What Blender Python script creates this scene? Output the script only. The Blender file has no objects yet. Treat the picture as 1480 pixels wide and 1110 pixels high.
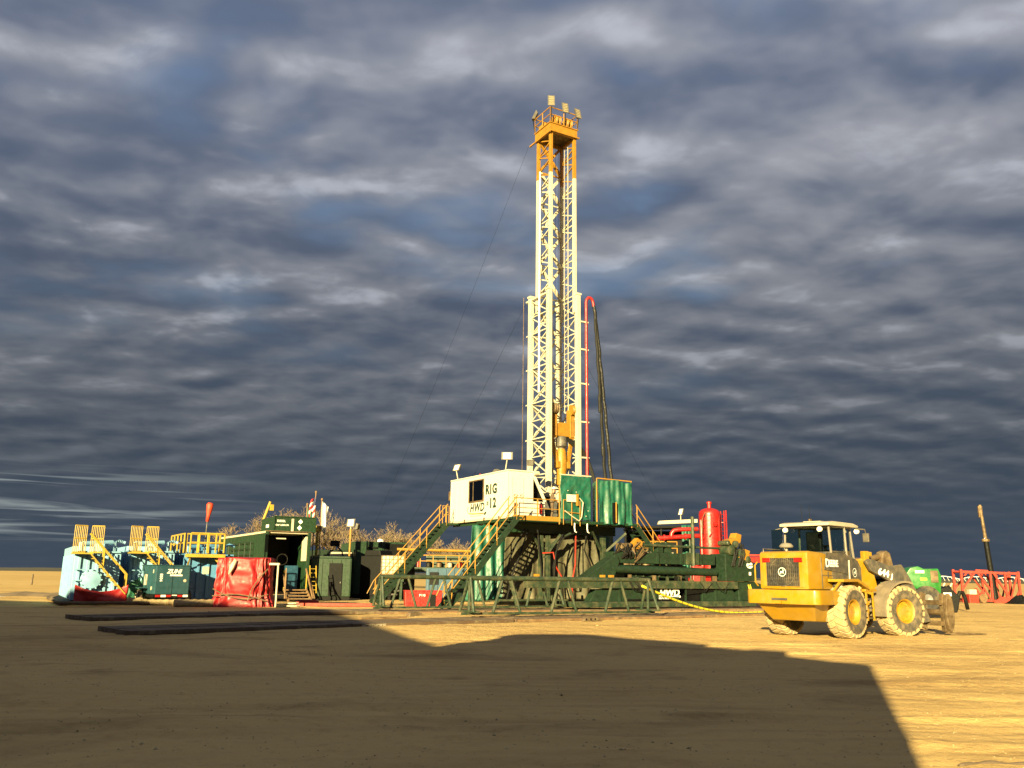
import bpy, bmesh, math, random
from mathutils import Vector, Matrix, noise

# ------------------------------------------------------------------ camera, sky, sun, exposure
sc = bpy.context.scene
COL = sc.collection
R = math.radians

cam_data = bpy.data.cameras.new("camera")
cam_data.sensor_width = 36.0
cam_data.lens = 30.16
cam_data.clip_start = 0.05
cam_data.clip_end = 12000.0
cam = bpy.data.objects.new("camera", cam_data)
COL.objects.link(cam)
cam.matrix_world = (Matrix.Translation((0, 0, 1.67)) @ Matrix.Rotation(R(90 + 12.66), 4, 'X')
                    @ Matrix.Rotation(R(0.74), 4, 'Z'))
sc.camera = cam

SUN_EL, SUN_AZ = 15.0, 200.0            # the sun stands low behind the camera, a little to the left
sun_data = bpy.data.lights.new("sun", 'SUN')
sun_data.energy = 5.0
sun_data.angle = R(0.5)
sun_data.color = (1.0, 0.80, 0.38)
sun = bpy.data.objects.new("sun", sun_data)
COL.objects.link(sun)
sun.rotation_euler = (R(90 - SUN_EL), 0, R(180 - SUN_AZ))

sc.view_settings.view_transform = 'Standard'
sc.view_settings.look = 'None'
sc.view_settings.gamma = 1.0
sc.view_settings.use_curve_mapping = False
sc.view_settings.exposure = 2.2

world = bpy.data.worlds.new("World")
sc.world = world
world.use_nodes = True
wn, wl = world.node_tree.nodes, world.node_tree.links
wn.clear()


def W(t, **kw):
    n = wn.new(t)
    for k, v in kw.items():
        if k == 'ins':
            for i, val in v.items():
                n.inputs[i].default_value = val
        else:
            setattr(n, k, v)
    return n


def wmath(op, a, b=None, clamp=False):
    n = wn.new('ShaderNodeMath')
    n.operation = op
    n.use_clamp = clamp
    for i, v in enumerate((a, b)):
        if v is None:
            continue
        if isinstance(v, (int, float)):
            n.inputs[i].default_value = v
        else:
            wl.new(v, n.inputs[i])
    return n.outputs[0]


def wramp(v, lo, hi, a=0.0, b=1.0, smooth=True):
    n = wn.new('ShaderNodeMapRange')
    n.interpolation_type = 'SMOOTHSTEP' if smooth else 'LINEAR'
    n.inputs['From Min'].default_value = lo
    n.inputs['From Max'].default_value = hi
    n.inputs['To Min'].default_value = a
    n.inputs['To Max'].default_value = b
    wl.new(v, n.inputs['Value'])
    return n.outputs[0]


def wmix(f, a, b):
    n = wn.new('ShaderNodeMix')
    n.data_type = 'RGBA'
    for s, v in ((n.inputs['Factor'], f), (n.inputs['A'], a), (n.inputs['B'], b)):
        if isinstance(v, (int, float)):
            s.default_value = v
        elif isinstance(v, tuple):
            s.default_value = (*v, 1)
        else:
            wl.new(v, s)
    return n.outputs['Result']


tc = W('ShaderNodeTexCoord')
sep = W('ShaderNodeSeparateXYZ')
wl.new(tc.outputs['Generated'], sep.inputs[0])
dx, dy, dz = sep.outputs
zc = wmath('ADD', wmath('MAXIMUM', dz, 0.0), 0.16)      # cloud deck seen as a plane overhead
cx_, cy_ = wmath('DIVIDE', dx, zc), wmath('DIVIDE', dy, zc)


def cloud_noise(ox, oy, sx, sy, rot, scale, detail, rough, dist=0.0):
    c = wn.new('ShaderNodeCombineXYZ')
    wl.new(wmath('ADD', cx_, ox), c.inputs[0])
    wl.new(wmath('ADD', cy_, oy), c.inputs[1])
    m = wn.new('ShaderNodeMapping')
    m.inputs['Rotation'].default_value = (0, 0, R(rot))
    m.inputs['Scale'].default_value = (sx, sy, 1)
    wl.new(c.outputs[0], m.inputs[0])
    n = wn.new('ShaderNodeTexNoise')
    n.inputs['Scale'].default_value = scale
    n.inputs['Detail'].default_value = detail
    n.inputs['Roughness'].default_value = rough
    n.inputs['Distortion'].default_value = dist
    wl.new(m.outputs[0], n.inputs['Vector'])
    return n.outputs['Fac']


def deck(ox, oy):
    rolls = cloud_noise(ox, oy, 0.66, 1.0, -9, 2.5, 2.0, 0.5, 0.35)
    lumps = cloud_noise(ox + 7.3, oy + 2.1, 0.85, 1.0, -6, 5.4, 3.0, 0.5, 0.25)
    return wmath('ADD', wmath('MULTIPLY', rolls, 0.6), wmath('MULTIPLY', lumps, 0.4))


d0 = deck(0, 0)
d1 = deck(0.02, 0.085)
relief = wmath('ADD', wmath('MULTIPLY', wmath('SUBTRACT', d0, d1), 2.0), 0.5)      # sides turned to the sun
broad = cloud_noise(3.3, 1.7, 0.5, 0.8, -12, 0.7, 3, 0.5)
wisps = cloud_noise(9.0, 5.0, 0.8, 1.0, 20, 9.0, 5, 0.62, 0.4)
body = wmath('ADD', wmath('ADD', wmath('MULTIPLY', relief, 0.60), wmath('MULTIPLY', broad, 0.40)), wmath('ADD', wmath('MULTIPLY', wisps, 0.08), wmath('MULTIPLY', d0, 0.25)))
lit = wramp(body, 0.46, 0.92)
low = wramp(dz, 0.02, 0.62)                                   # deck thickens towards the horizon
hi_col = wmix(low, (0.02537, 0.0283, 0.03204), (0.09656, 0.09835, 0.1081))
lo_col = wmix(low, (0.009968, 0.01353, 0.01887), (0.0267, 0.03426, 0.05207))
cloud_col = wmix(lit, lo_col, hi_col)
tips = wmath('MULTIPLY', wramp(wmath('ADD', relief, wmath('MULTIPLY', wisps, 0.5)), 0.84, 1.10), wramp(dz, 0.05, 0.4))
cloud_col = wmix(wmath('MULTIPLY', tips, 0.5), cloud_col, (0.1201, 0.1295, 0.1485))
veil = wramp(dz, 0.0, 0.22, 0.88, 0.0)
cloud_col = wmix(veil, cloud_col, (0.01137, 0.0158, 0.02275))
# long bright rifts low on the left, where clear air shows under the deck
cw = wn.new('ShaderNodeCombineXYZ')
wl.new(wmath('MULTIPLY', dx, 2.2), cw.inputs[0])
wl.new(wmath('MULTIPLY', dz, 60.0), cw.inputs[1])
rn = wn.new('ShaderNodeTexNoise')
rn.inputs['Scale'].default_value = 1.6
rn.inputs['Detail'].default_value = 5
rn.inputs['Distortion'].default_value = 1.3
wl.new(cw.outputs[0], rn.inputs['Vector'])
rift = wmath('MULTIPLY', wramp(rn.outputs['Fac'], 0.48, 0.68),
             wmath('MULTIPLY', wramp(dx, -0.22, -0.5), wmath('MULTIPLY', wramp(dz, 0.022, 0.05), wramp(dz, 0.12, 0.075))))
cloud_col = wmix(wmath('MULTIPLY', rift, 0.6), cloud_col, (0.1011, 0.1137, 0.1105))

sky = W('ShaderNodeTexSky', sky_type='NISHITA', sun_disc=False)
sky.sun_elevation = R(SUN_EL)
sky.sun_rotation = R(SUN_AZ)
sky.air_density = 1.0
sky.dust_density = 1.5
sky.ozone_density = 2.0
bg_sky = W('ShaderNodeBackground')
bg_sky.inputs['Strength'].default_value = 0.05
wl.new(sky.outputs[0], bg_sky.inputs['Color'])
bg_cloud = W('ShaderNodeBackground')
wl.new(cloud_col, bg_cloud.inputs['Color'])
gaps = cloud_noise(14.0, 3.0, 0.6, 1.0, -9, 1.5, 4, 0.55, 0.4)
gap = wmath('MULTIPLY', wramp(wmath('ADD', wmath('MULTIPLY', d0, 0.5), wmath('MULTIPLY', gaps, 0.5)), 0.495, 0.37), wramp(dz, 0.15, 0.5))
cover = wmath('SUBTRACT', 1.0, wmath('MULTIPLY', gap, 0.32))
ms = W('ShaderNodeMixShader')
wl.new(cover, ms.inputs[0])
wl.new(bg_sky.outputs[0], ms.inputs[1])
wl.new(bg_cloud.outputs[0], ms.inputs[2])
wo = W('ShaderNodeOutputWorld')
wl.new(ms.outputs[0], wo.inputs['Surface'])

# ------------------------------------------------------------------ helpers
random.seed(12)


class MB:
    """collects shapes; build() links them as one mesh object"""

    def __init__(self):
        self.v, self.f = [], []

    def add(self, vs, fs):
        o = len(self.v)
        self.v.extend([tuple(p) for p in vs])
        self.f.extend([tuple(i + o for i in f) for f in fs])
        return self

    def box(self, x0, x1, y0, y1, z0, z1):
        vs = [(x0, y0, z0), (x1, y0, z0), (x1, y1, z0), (x0, y1, z0), (x0, y0, z1), (x1, y0, z1), (x1, y1, z1), (x0, y1, z1)]
        return self.add(vs, [(0, 3, 2, 1), (4, 5, 6, 7), (0, 1, 5, 4), (1, 2, 6, 5), (2, 3, 7, 6), (3, 0, 4, 7)])

    def bar(self, p, q, w, h=None, up=(0, 0, 1)):
        h = w if h is None else h
        p, q, up = Vector(p), Vector(q), Vector(up)
        d = (q - p).normalized()
        s = d.cross(up)
        if s.length < 1e-3:
            s = d.cross(Vector((0, 1, 0)))
        s.normalize()
        t = s.cross(d).normalized()
        s, t = s * w / 2, t * h / 2
        vs = [p - s - t, p + s - t, p + s + t, p - s + t, q - s - t, q + s - t, q + s + t, q - s + t]
        return self.add(vs, [(0, 3, 2, 1), (4, 5, 6, 7), (0, 1, 5, 4), (1, 2, 6, 5), (2, 3, 7, 6), (3, 0, 4, 7)])

    def tube(self, p, q, r, n=8, r2=None):
        r2 = r if r2 is None else r2
        p, q = Vector(p), Vector(q)
        d = (q - p).normalized()
        s = d.cross(Vector((0, 0, 1)))
        if s.length < 1e-3:
            s = Vector((1, 0, 0))
        s.normalize()
        t = d.cross(s)
        vs = []
        for c, rr in ((p, r), (q, r2)):
            for i in range(n):
                a = 2 * math.pi * i / n
                vs.append(c + (s * math.cos(a) + t * math.sin(a)) * rr)
        fs = [(i, (i + 1) % n, n + (i + 1) % n, n + i) for i in range(n)]
        fs += [tuple(range(n - 1, -1, -1)), tuple(range(n, 2 * n))]
        return self.add(vs, fs)

    def path(self, pts, r, n=6, rf=None):
        pts = [Vector(p) for p in pts]
        vs, fs = [], []
        prev = None
        for k, p in enumerate(pts):
            d = (pts[min(k + 1, len(pts) - 1)] - pts[max(k - 1, 0)]).normalized()
            if prev is None:
                s = d.cross(Vector((0, 0, 1)))
                if s.length < 1e-3:
                    s = d.cross(Vector((0, 1, 0)))
            else:
                s = prev - d * prev.dot(d)
            s.normalize()
            prev = s
            t = d.cross(s)
            rr = rf(k) if rf else r
            for i in range(n):
                a = 2 * math.pi * i / n
                vs.append(p + (s * math.cos(a) + t * math.sin(a)) * rr)
        for k in range(len(pts) - 1):
            for i in range(n):
                j = (i + 1) % n
                fs.append((k * n + i, k * n + j, (k + 1) * n + j, (k + 1) * n + i))
        fs.append(tuple(range(n - 1, -1, -1)))
        fs.append(tuple(range((len(pts) - 1) * n, len(pts) * n)))
        return self.add(vs, fs)

    def lathe(self, prof, c=(0, 0, 0), ax='z', n=20, closed=False):
        """prof: (radius, height) pairs about an axis through c"""
        c = Vector(c)
        vs, fs = [], []
        for r, h in prof:
            for i in range(n):
                a = 2 * math.pi * i / n
                u, w = r * math.cos(a), r * math.sin(a)
                vs.append(c + (Vector((u, w, h)) if ax == 'z' else Vector((w, h, u)) if ax == 'y' else Vector((h, u, w))))
        m = len(prof)
        for k in range(m - 1 if not closed else m):
            k2 = (k + 1) % m
            for i in range(n):
                j = (i + 1) % n
                fs.append((k * n + i, k * n + j, k2 * n + j, k2 * n + i))
        if not closed:
            fs.append(tuple(range(n - 1, -1, -1)))
            fs.append(tuple(range((m - 1) * n, m * n)))
        return self.add(vs, fs)

    def prism(self, poly, y0, y1, plane='xz'):
        n = len(poly)
        if plane == 'xz':
            vs = [(a, y0, b) for a, b in poly] + [(a, y1, b) for a, b in poly]
        elif plane == 'yz':
            vs = [(y0, a, b) for a, b in poly] + [(y1, a, b) for a, b in poly]
        else:
            vs = [(a, b, y0) for a, b in poly] + [(a, b, y1) for a, b in poly]
        fs = [tuple(range(n)), tuple(range(2 * n - 1, n - 1, -1))]
        fs += [(i, n + i, n + (i + 1) % n, (i + 1) % n) for i in range(n)]
        return self.add(vs, fs)

    def grid(self, fn, nu, nv):
        vs = [fn(i / nu, j / nv) for j in range(nv + 1) for i in range(nu + 1)]
        w = nu + 1
        fs = [(j * w + i, j * w + i + 1, (j + 1) * w + i + 1, (j + 1) * w + i) for j in range(nv) for i in range(nu)]
        return self.add(vs, fs)

    def mesh(self, name, mat, smooth=False, bevel=0.0, thick=0.0):
        me = bpy.data.meshes.new(name)
        me.from_pydata(self.v, [], self.f)
        bm = bmesh.new()
        bm.from_mesh(me)
        bmesh.ops.recalc_face_normals(bm, faces=bm.faces)
        if thick:
            bmesh.ops.solidify(bm, geom=bm.faces[:], thickness=thick)
        if bevel:
            es = [e for e in bm.edges if len(e.link_faces) == 2 and e.calc_face_angle(0) > 0.5]
            bmesh.ops.bevel(bm, geom=es, offset=bevel, segments=2, profile=0.6, affect='EDGES', clamp_overlap=True)
        bm.to_mesh(me)
        bm.free()
        if smooth:
            me.polygons.foreach_set('use_smooth', [True] * len(me.polygons))
            if smooth == 'auto':
                me.set_sharp_from_angle(angle=R(38))
        if mat is not None:
            me.materials.append(mat)
        me.update()
        return me

    def build(self, name, mat, parent=None, smooth=False, bevel=0.0, thick=0.0):
        return link(name, self.mesh(name, mat, smooth, bevel, thick), parent)


def link(name, data, parent=None, loc=None, rot=None):
    o = bpy.data.objects.new(name, data)
    COL.objects.link(o)
    if parent is not None:
        o.parent = parent
    if loc is not None:
        o.location = loc
    if rot is not None:
        o.rotation_euler = rot
    return o


def tag(o, label=None, cat=None, group=None, kind=None):
    if label:
        o['label'] = label
    if cat:
        o['category'] = cat
    if group:
        o['group'] = group
    if kind:
        o['kind'] = kind
    return o


def thing(name, label, cat, loc=(0, 0, 0), rz=0.0, group=None):
    o = bpy.data.objects.new(name, None)
    o.empty_display_size = 0.3
    COL.objects.link(o)
    o.location = loc
    o.rotation_euler = (0, 0, rz)
    return tag(o, label, cat, group)


def copy_tree(o, parent=None):
    c = o.copy()
    COL.objects.link(c)
    c.parent = parent
    for ch in [x for x in list(bpy.data.objects) if x.parent == o]:
        copy_tree(ch, c)
    return c


def lettering(body, size, mat, parent, loc, rot, ext=0.004, bold=0.0, align='LEFT', shear=0.0, sx=1.0, name='lettering', spacing=1.0):
    cu = bpy.data.curves.new(name, 'FONT')
    cu.body = body
    cu.size = size
    cu.extrude = ext
    cu.offset = bold
    cu.align_x = align
    cu.shear = shear
    cu.space_character = spacing
    cu.resolution_u = 3
    t = bpy.data.objects.new(name, cu)
    COL.objects.link(t)
    dg = bpy.context.evaluated_depsgraph_get()
    me = bpy.data.meshes.new_from_object(t.evaluated_get(dg))
    bpy.data.objects.remove(t)
    bpy.data.curves.remove(cu)
    me.materials.clear()
    me.materials.append(mat)
    o = link(name, me, parent, loc, rot)
    o.scale = (sx, 1, 1)
    return o


def fbm(x, y, z=0.0, o=4):
    return noise.fractal(Vector((x, y, z)), 1.0, 2.0, o)


# ------------------------------------------------------------------ materials
MAT = {}


def material(name, col, rough=0.5, metal=0.0, col2=None, var=0.35, scale=3.0, streak=0.0, streak_col=(0.16, 0.10, 0.06),
             spots=0.0, spot_col=(0.14, 0.07, 0.035), bump=0.0, bump_scale=30.0, dust=0.0, spec=0.5, alpha=None, trans=0.0, emit=0.0, coat=0.0):
    m = bpy.data.materials.new(name)
    m.use_nodes = True
    nt = m.node_tree
    N, L = nt.nodes, nt.links
    b = N['Principled BSDF']
    tcn = N.new('ShaderNodeTexCoord')

    def nz(sc_, det=4, ro=0.6, vec=None, dist=0.0):
        n = N.new('ShaderNodeTexNoise')
        n.inputs['Scale'].default_value = sc_
        n.inputs['Detail'].default_value = det
        n.inputs['Roughness'].default_value = ro
        n.inputs['Distortion'].default_value = dist
        L.new(vec or tcn.outputs['Object'], n.inputs['Vector'])
        return n.outputs['Fac']

    def ramp(v, lo, hi, a=0.0, b_=1.0):
        n = N.new('ShaderNodeMapRange')
        n.interpolation_type = 'SMOOTHSTEP'
        for k, x in (('From Min', lo), ('From Max', hi), ('To Min', a), ('To Max', b_)):
            n.inputs[k].default_value = x
        L.new(v, n.inputs['Value'])
        return n.outputs[0]

    def mix(f, a, c):
        n = N.new('ShaderNodeMix')
        n.data_type = 'RGBA'
        for s, v in ((n.inputs['Factor'], f), (n.inputs['A'], a), (n.inputs['B'], c)):
            if isinstance(v, (int, float)):
                s.default_value = v
            elif isinstance(v, tuple):
                s.default_value = (*v, 1)
            else:
                L.new(v, s)
        return n.outputs['Result']

    c2 = col2 or tuple(max(0.0, x * (1 - var)) for x in col)
    c = mix(ramp(nz(scale), 0.35, 0.7), col, c2)
    if streak:
        mp = N.new('ShaderNodeMapping')
        mp.inputs['Scale'].default_value = (1, 1, 0.12)
        L.new(tcn.outputs['Object'], mp.inputs[0])
        c = mix(ramp(nz(5.0, 5, 0.65, mp.outputs[0]), 0.60, 0.80, 0, streak), c, streak_col)
    if spots:
        c = mix(ramp(nz(9.0, 6, 0.7, None, 0.4), 0.62, 0.72, 0, spots), c, spot_col)
    if dust:
        c = mix(ramp(nz(2.2, 6, 0.7), 0.40, 0.75, 0, dust), c, (0.30, 0.23, 0.13))
    L.new(c, b.inputs['Base Color'])
    L.new(ramp(nz(scale * 2.3), 0.3, 0.7, max(0.03, rough - 0.1), min(1, rough + 0.12)), b.inputs['Roughness'])
    b.inputs['Metallic'].default_value = metal
    b.inputs['Specular IOR Level'].default_value = spec
    if coat:
        b.inputs['Coat Weight'].default_value = coat
    if trans:
        b.inputs['Transmission Weight'].default_value = trans
    if alpha is not None:
        b.inputs['Alpha'].default_value = alpha
    if emit:
        b.inputs['Emission Color'].default_value = (*col, 1)
        b.inputs['Emission Strength'].default_value = emit
    if bump:
        bp = N.new('ShaderNodeBump')
        bp.inputs['Strength'].default_value = bump
        bp.inputs['Distance'].default_value = 0.02
        L.new(nz(bump_scale, 5, 0.6), bp.inputs['Height'])
        L.new(bp.outputs[0], b.inputs['Normal'])
    MAT[name] = m
    return m


material('mast_white', (0.3844, 0.3696, 0.2957), 0.5, streak=0.35, spots=0.35, var=0.15)
material('rig_orange', (0.2516, 0.1221, 0.00888), 0.5, streak=0.3, spots=0.3, var=0.25)
material('rail_yellow', (0.2664, 0.1369, 0.01628), 0.5, spots=0.35, var=0.2)
material('tank_yellow', (0.3256, 0.222, 0.0259), 0.5, spots=0.25, var=0.2)
material('rig_green', (0.00666, 0.02812, 0.01036), 0.48, streak=0.12, spots=0.12, spot_col=(0.037, 0.0296, 0.0185), var=0.3)
material('dirty_green', (0.0111, 0.0259, 0.01184), 0.6, streak=0.4, streak_col=(0.074, 0.0592, 0.0333), spots=0.4, dust=0.2, var=0.3)
material('deck_green', (0.00518, 0.01924, 0.00814), 0.55, streak=0.3, streak_col=(0.037, 0.0333, 0.0185), spots=0.4, spot_col=(0.037, 0.03108, 0.0185), var=0.4)
material('house_white', (0.432, 0.4275, 0.387), 0.45, streak=0.18, streak_col=(0.3696, 0.2992, 0.1936), var=0.08, spots=0.08)
material('tarp_green', (0.00296, 0.074, 0.04884), 0.5, var=0.3, bump=0.35, bump_scale=7.0, dust=0.06)
material('tarp_olive', (0.05772, 0.05624, 0.03108), 0.75, var=0.35, streak=0.4, streak_col=(0.037, 0.037, 0.0185), bump=0.4, bump_scale=9.0, dust=0.22)
material('tarp_red', (0.2516, 0.004403, 0.00629), 0.52, var=0.25, bump=0.3, bump_scale=6.0)
material('vessel_red', (0.2516, 0.008177, 0.00629), 0.42, streak=0.2, var=0.2, spots=0.15)
material('bright_red', (0.3459, 0.02201, 0.009435), 0.45, streak=0.2, var=0.2, spots=0.2)
material('rack_red', (0.2592, 0.01728, 0.0072), 0.5, streak=0.2, var=0.2, spots=0.2)
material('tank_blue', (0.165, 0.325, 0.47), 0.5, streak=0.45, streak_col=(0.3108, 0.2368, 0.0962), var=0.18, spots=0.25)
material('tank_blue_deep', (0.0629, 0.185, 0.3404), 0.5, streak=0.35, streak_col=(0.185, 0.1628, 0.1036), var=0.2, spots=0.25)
material('cart_teal', (0.0148, 0.0555, 0.0703), 0.45, streak=0.3, streak_col=(0.0888, 0.0888, 0.0666), var=0.25, spots=0.2)
material('box_blue', (0.0111, 0.0555, 0.0999), 0.5, streak=0.3, var=0.3, spots=0.25)
material('black_steel_and_shade', (0.00259, 0.00296, 0.00296), 0.6, var=0.4, spec=0.2)  # black parts; also kept this dark to paint the shaded faces of two units
material('hose_black', (0.006, 0.006, 0.0055), 0.6, var=0.3, bump=0.3, spec=0.25)
material('rubber', (0.01628, 0.01554, 0.0148), 0.8, var=0.3, dust=0.35, bump=0.3, bump_scale=40)
material('muddy_rubber', (0.3142, 0.2394, 0.1197), 0.9, col2=(0.2288, 0.176, 0.1056), var=0.3, scale=6, bump=0.5, bump_scale=25)
material('tyre_wall', (0.035, 0.031, 0.025), 0.85, col2=(0.13, 0.10, 0.06), scale=4.5, bump=0.5, bump_scale=22)
material('loader_yellow', (0.2504, 0.1391, 0.003478), 0.38, var=0.12, streak=0.12, streak_col=(0.2516, 0.1628, 0.0592), dust=0.22, spots=0.06, coat=0.2)
material('wheel_yellow', (0.2812, 0.148, 0.00444), 0.45, var=0.15, dust=0.35)
material('loader_dark', (0.0444, 0.04292, 0.03996), 0.5, var=0.25, dust=0.35)
material('loader_grey', (0.1421, 0.1154, 0.08288), 0.7, var=0.2, dust=0.4)
material('cab_roof', (0.312, 0.2818, 0.2264), 0.5, var=0.1, dust=0.2)
material('cab_post', (0.1628, 0.148, 0.1258), 0.5, var=0.2, dust=0.2)
material('worn_steel', (0.1184, 0.0777, 0.0407), 0.6, metal=0.4, var=0.5, dust=0.5, bump=0.4)
material('grey_steel', (0.148, 0.148, 0.148), 0.45, metal=0.5, var=0.3, dust=0.15)
material('white_paint', (0.6336, 0.6248, 0.5896), 0.5, var=0.1)
material('cream', (0.39, 0.3522, 0.2642), 0.6, var=0.12, streak=0.15)
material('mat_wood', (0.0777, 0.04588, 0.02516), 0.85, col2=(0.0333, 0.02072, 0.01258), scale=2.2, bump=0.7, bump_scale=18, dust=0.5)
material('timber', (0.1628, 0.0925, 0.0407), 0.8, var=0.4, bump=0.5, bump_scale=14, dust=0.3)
material('lime_green', (0.00367, 0.1101, 0.01376), 0.4, var=0.2, dust=0.1, coat=0.2)
material('letter_green', (0.0074, 0.0222, 0.01184), 0.5, var=0.1)
material('letter_white', (0.66, 0.6512, 0.616), 0.5, var=0.08)
material('letter_yellow', (0.444, 0.333, 0.0222), 0.5, var=0.1)
material('strap_yellow', (0.444, 0.3478, 0.0148), 0.6, var=0.1)
material('orange_sock', (0.481, 0.0407, 0.0148), 0.6, var=0.15)
material('flag_red', (0.3108, 0.0185, 0.0222), 0.7, var=0.1)
material('flag_blue', (0.0111, 0.0185, 0.074), 0.7, var=0.1)
material('flag_white', (0.518, 0.518, 0.4884), 0.7, var=0.05)
material('flag_green', (0.0111, 0.0962, 0.0555), 0.7, var=0.3)
material('lamp_housing', (0.074, 0.0703, 0.0629), 0.5, var=0.2, dust=0.2)
material('coverall', (0.0777, 0.0518, 0.03108), 0.85, var=0.3, bump=0.5, bump_scale=20)
material('skin', (0.3108, 0.1702, 0.111), 0.6, var=0.15)
material('hat_white', (0.4588, 0.444, 0.3996), 0.4, var=0.05)
material('bark', (0.1147, 0.0851, 0.0555), 0.9, var=0.4, bump=0.4)
material('twig', (0.165, 0.122, 0.078), 0.9, var=0.45, scale=1.2)
material('brush', (0.0407, 0.03848, 0.0222), 0.9, var=0.5, scale=0.8)
material('stone', (0.37, 0.296, 0.1554), 0.9, col2=(0.148, 0.1073, 0.0555), scale=0.6)
material('earth_dark', (0.0629, 0.0444, 0.02812), 0.95, col2=(0.148, 0.1073, 0.0629), scale=0.5, bump=0.8, bump_scale=6)
material('snow', (0.5328, 0.5402, 0.555), 0.6, var=0.06, bump=0.3, bump_scale=4)
material('siding', (0.333, 0.3108, 0.2664), 0.6, var=0.1)
material('roof_metal', (0.1628, 0.1554, 0.148), 0.5, metal=0.4, var=0.2)
material('interior', (0.148, 0.1258, 0.0888), 0.8, var=0.3)
material('cyan_light', (0.088, 0.66, 0.528), 0.4, emit=0.7, var=0.02)
material('lamp_cells', (0.20, 0.17, 0.10), 0.3, var=0.1)
material('reflector', (0.6512, 0.6336, 0.5632), 0.25, metal=0.0, var=0.05, emit=0.0)
material('tail_lamp', (0.259, 0.0074, 0.00592), 0.3, var=0.1)
material('netting', (0.0814, 0.1258, 0.111), 0.9, var=0.3)


def glass_material(name, tint, alpha):
    m = bpy.data.materials.new(name)
    m.use_nodes = True
    N, L = m.node_tree.nodes, m.node_tree.links
    N.clear()
    out = N.new('ShaderNodeOutputMaterial')
    tr = N.new('ShaderNodeBsdfTransparent')
    tr.inputs['Color'].default_value = (*tint, 1)
    gl = N.new('ShaderNodeBsdfGlossy')
    gl.inputs['Roughness'].default_value = 0.06
    gl.inputs['Color'].default_value = (0.8, 0.85, 0.85, 1)
    mx = N.new('ShaderNodeMixShader')
    lw = N.new('ShaderNodeLayerWeight')
    pw = N.new('ShaderNodeMath')
    pw.operation = 'POWER'
    pw.inputs[1].default_value = 4.0
    L.new(lw.outputs['Facing'], pw.inputs[0])
    mr = N.new('ShaderNodeMath')
    mr.operation = 'MULTIPLY_ADD'
    mr.inputs[1].default_value = 0.7
    mr.inputs[2].default_value = alpha
    L.new(pw.outputs[0], mr.inputs[0])
    L.new(mr.outputs[0], mx.inputs[0])
    L.new(tr.outputs[0], mx.inputs[1])
    L.new(gl.outputs[0], mx.inputs[2])
    L.new(mx.outputs[0], out.inputs['Surface'])
    MAT[name] = m


glass_material('cab_glass', (0.55, 0.68, 0.65), 0.05)
glass_material('dark_glass', (0.06, 0.06, 0.06), 0.06)


def lit_lamp(name, strength, col=(1, 0.95, 0.85)):
    m = bpy.data.materials.new(name)
    m.use_nodes = True
    b = m.node_tree.nodes['Principled BSDF']
    b.inputs['Base Color'].default_value = (0.8, 0.8, 0.75, 1)
    b.inputs['Emission Color'].default_value = (*col, 1)
    b.inputs['Emission Strength'].default_value = strength
    MAT[name] = m


lit_lamp('lamp_on', 2.0)


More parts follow.
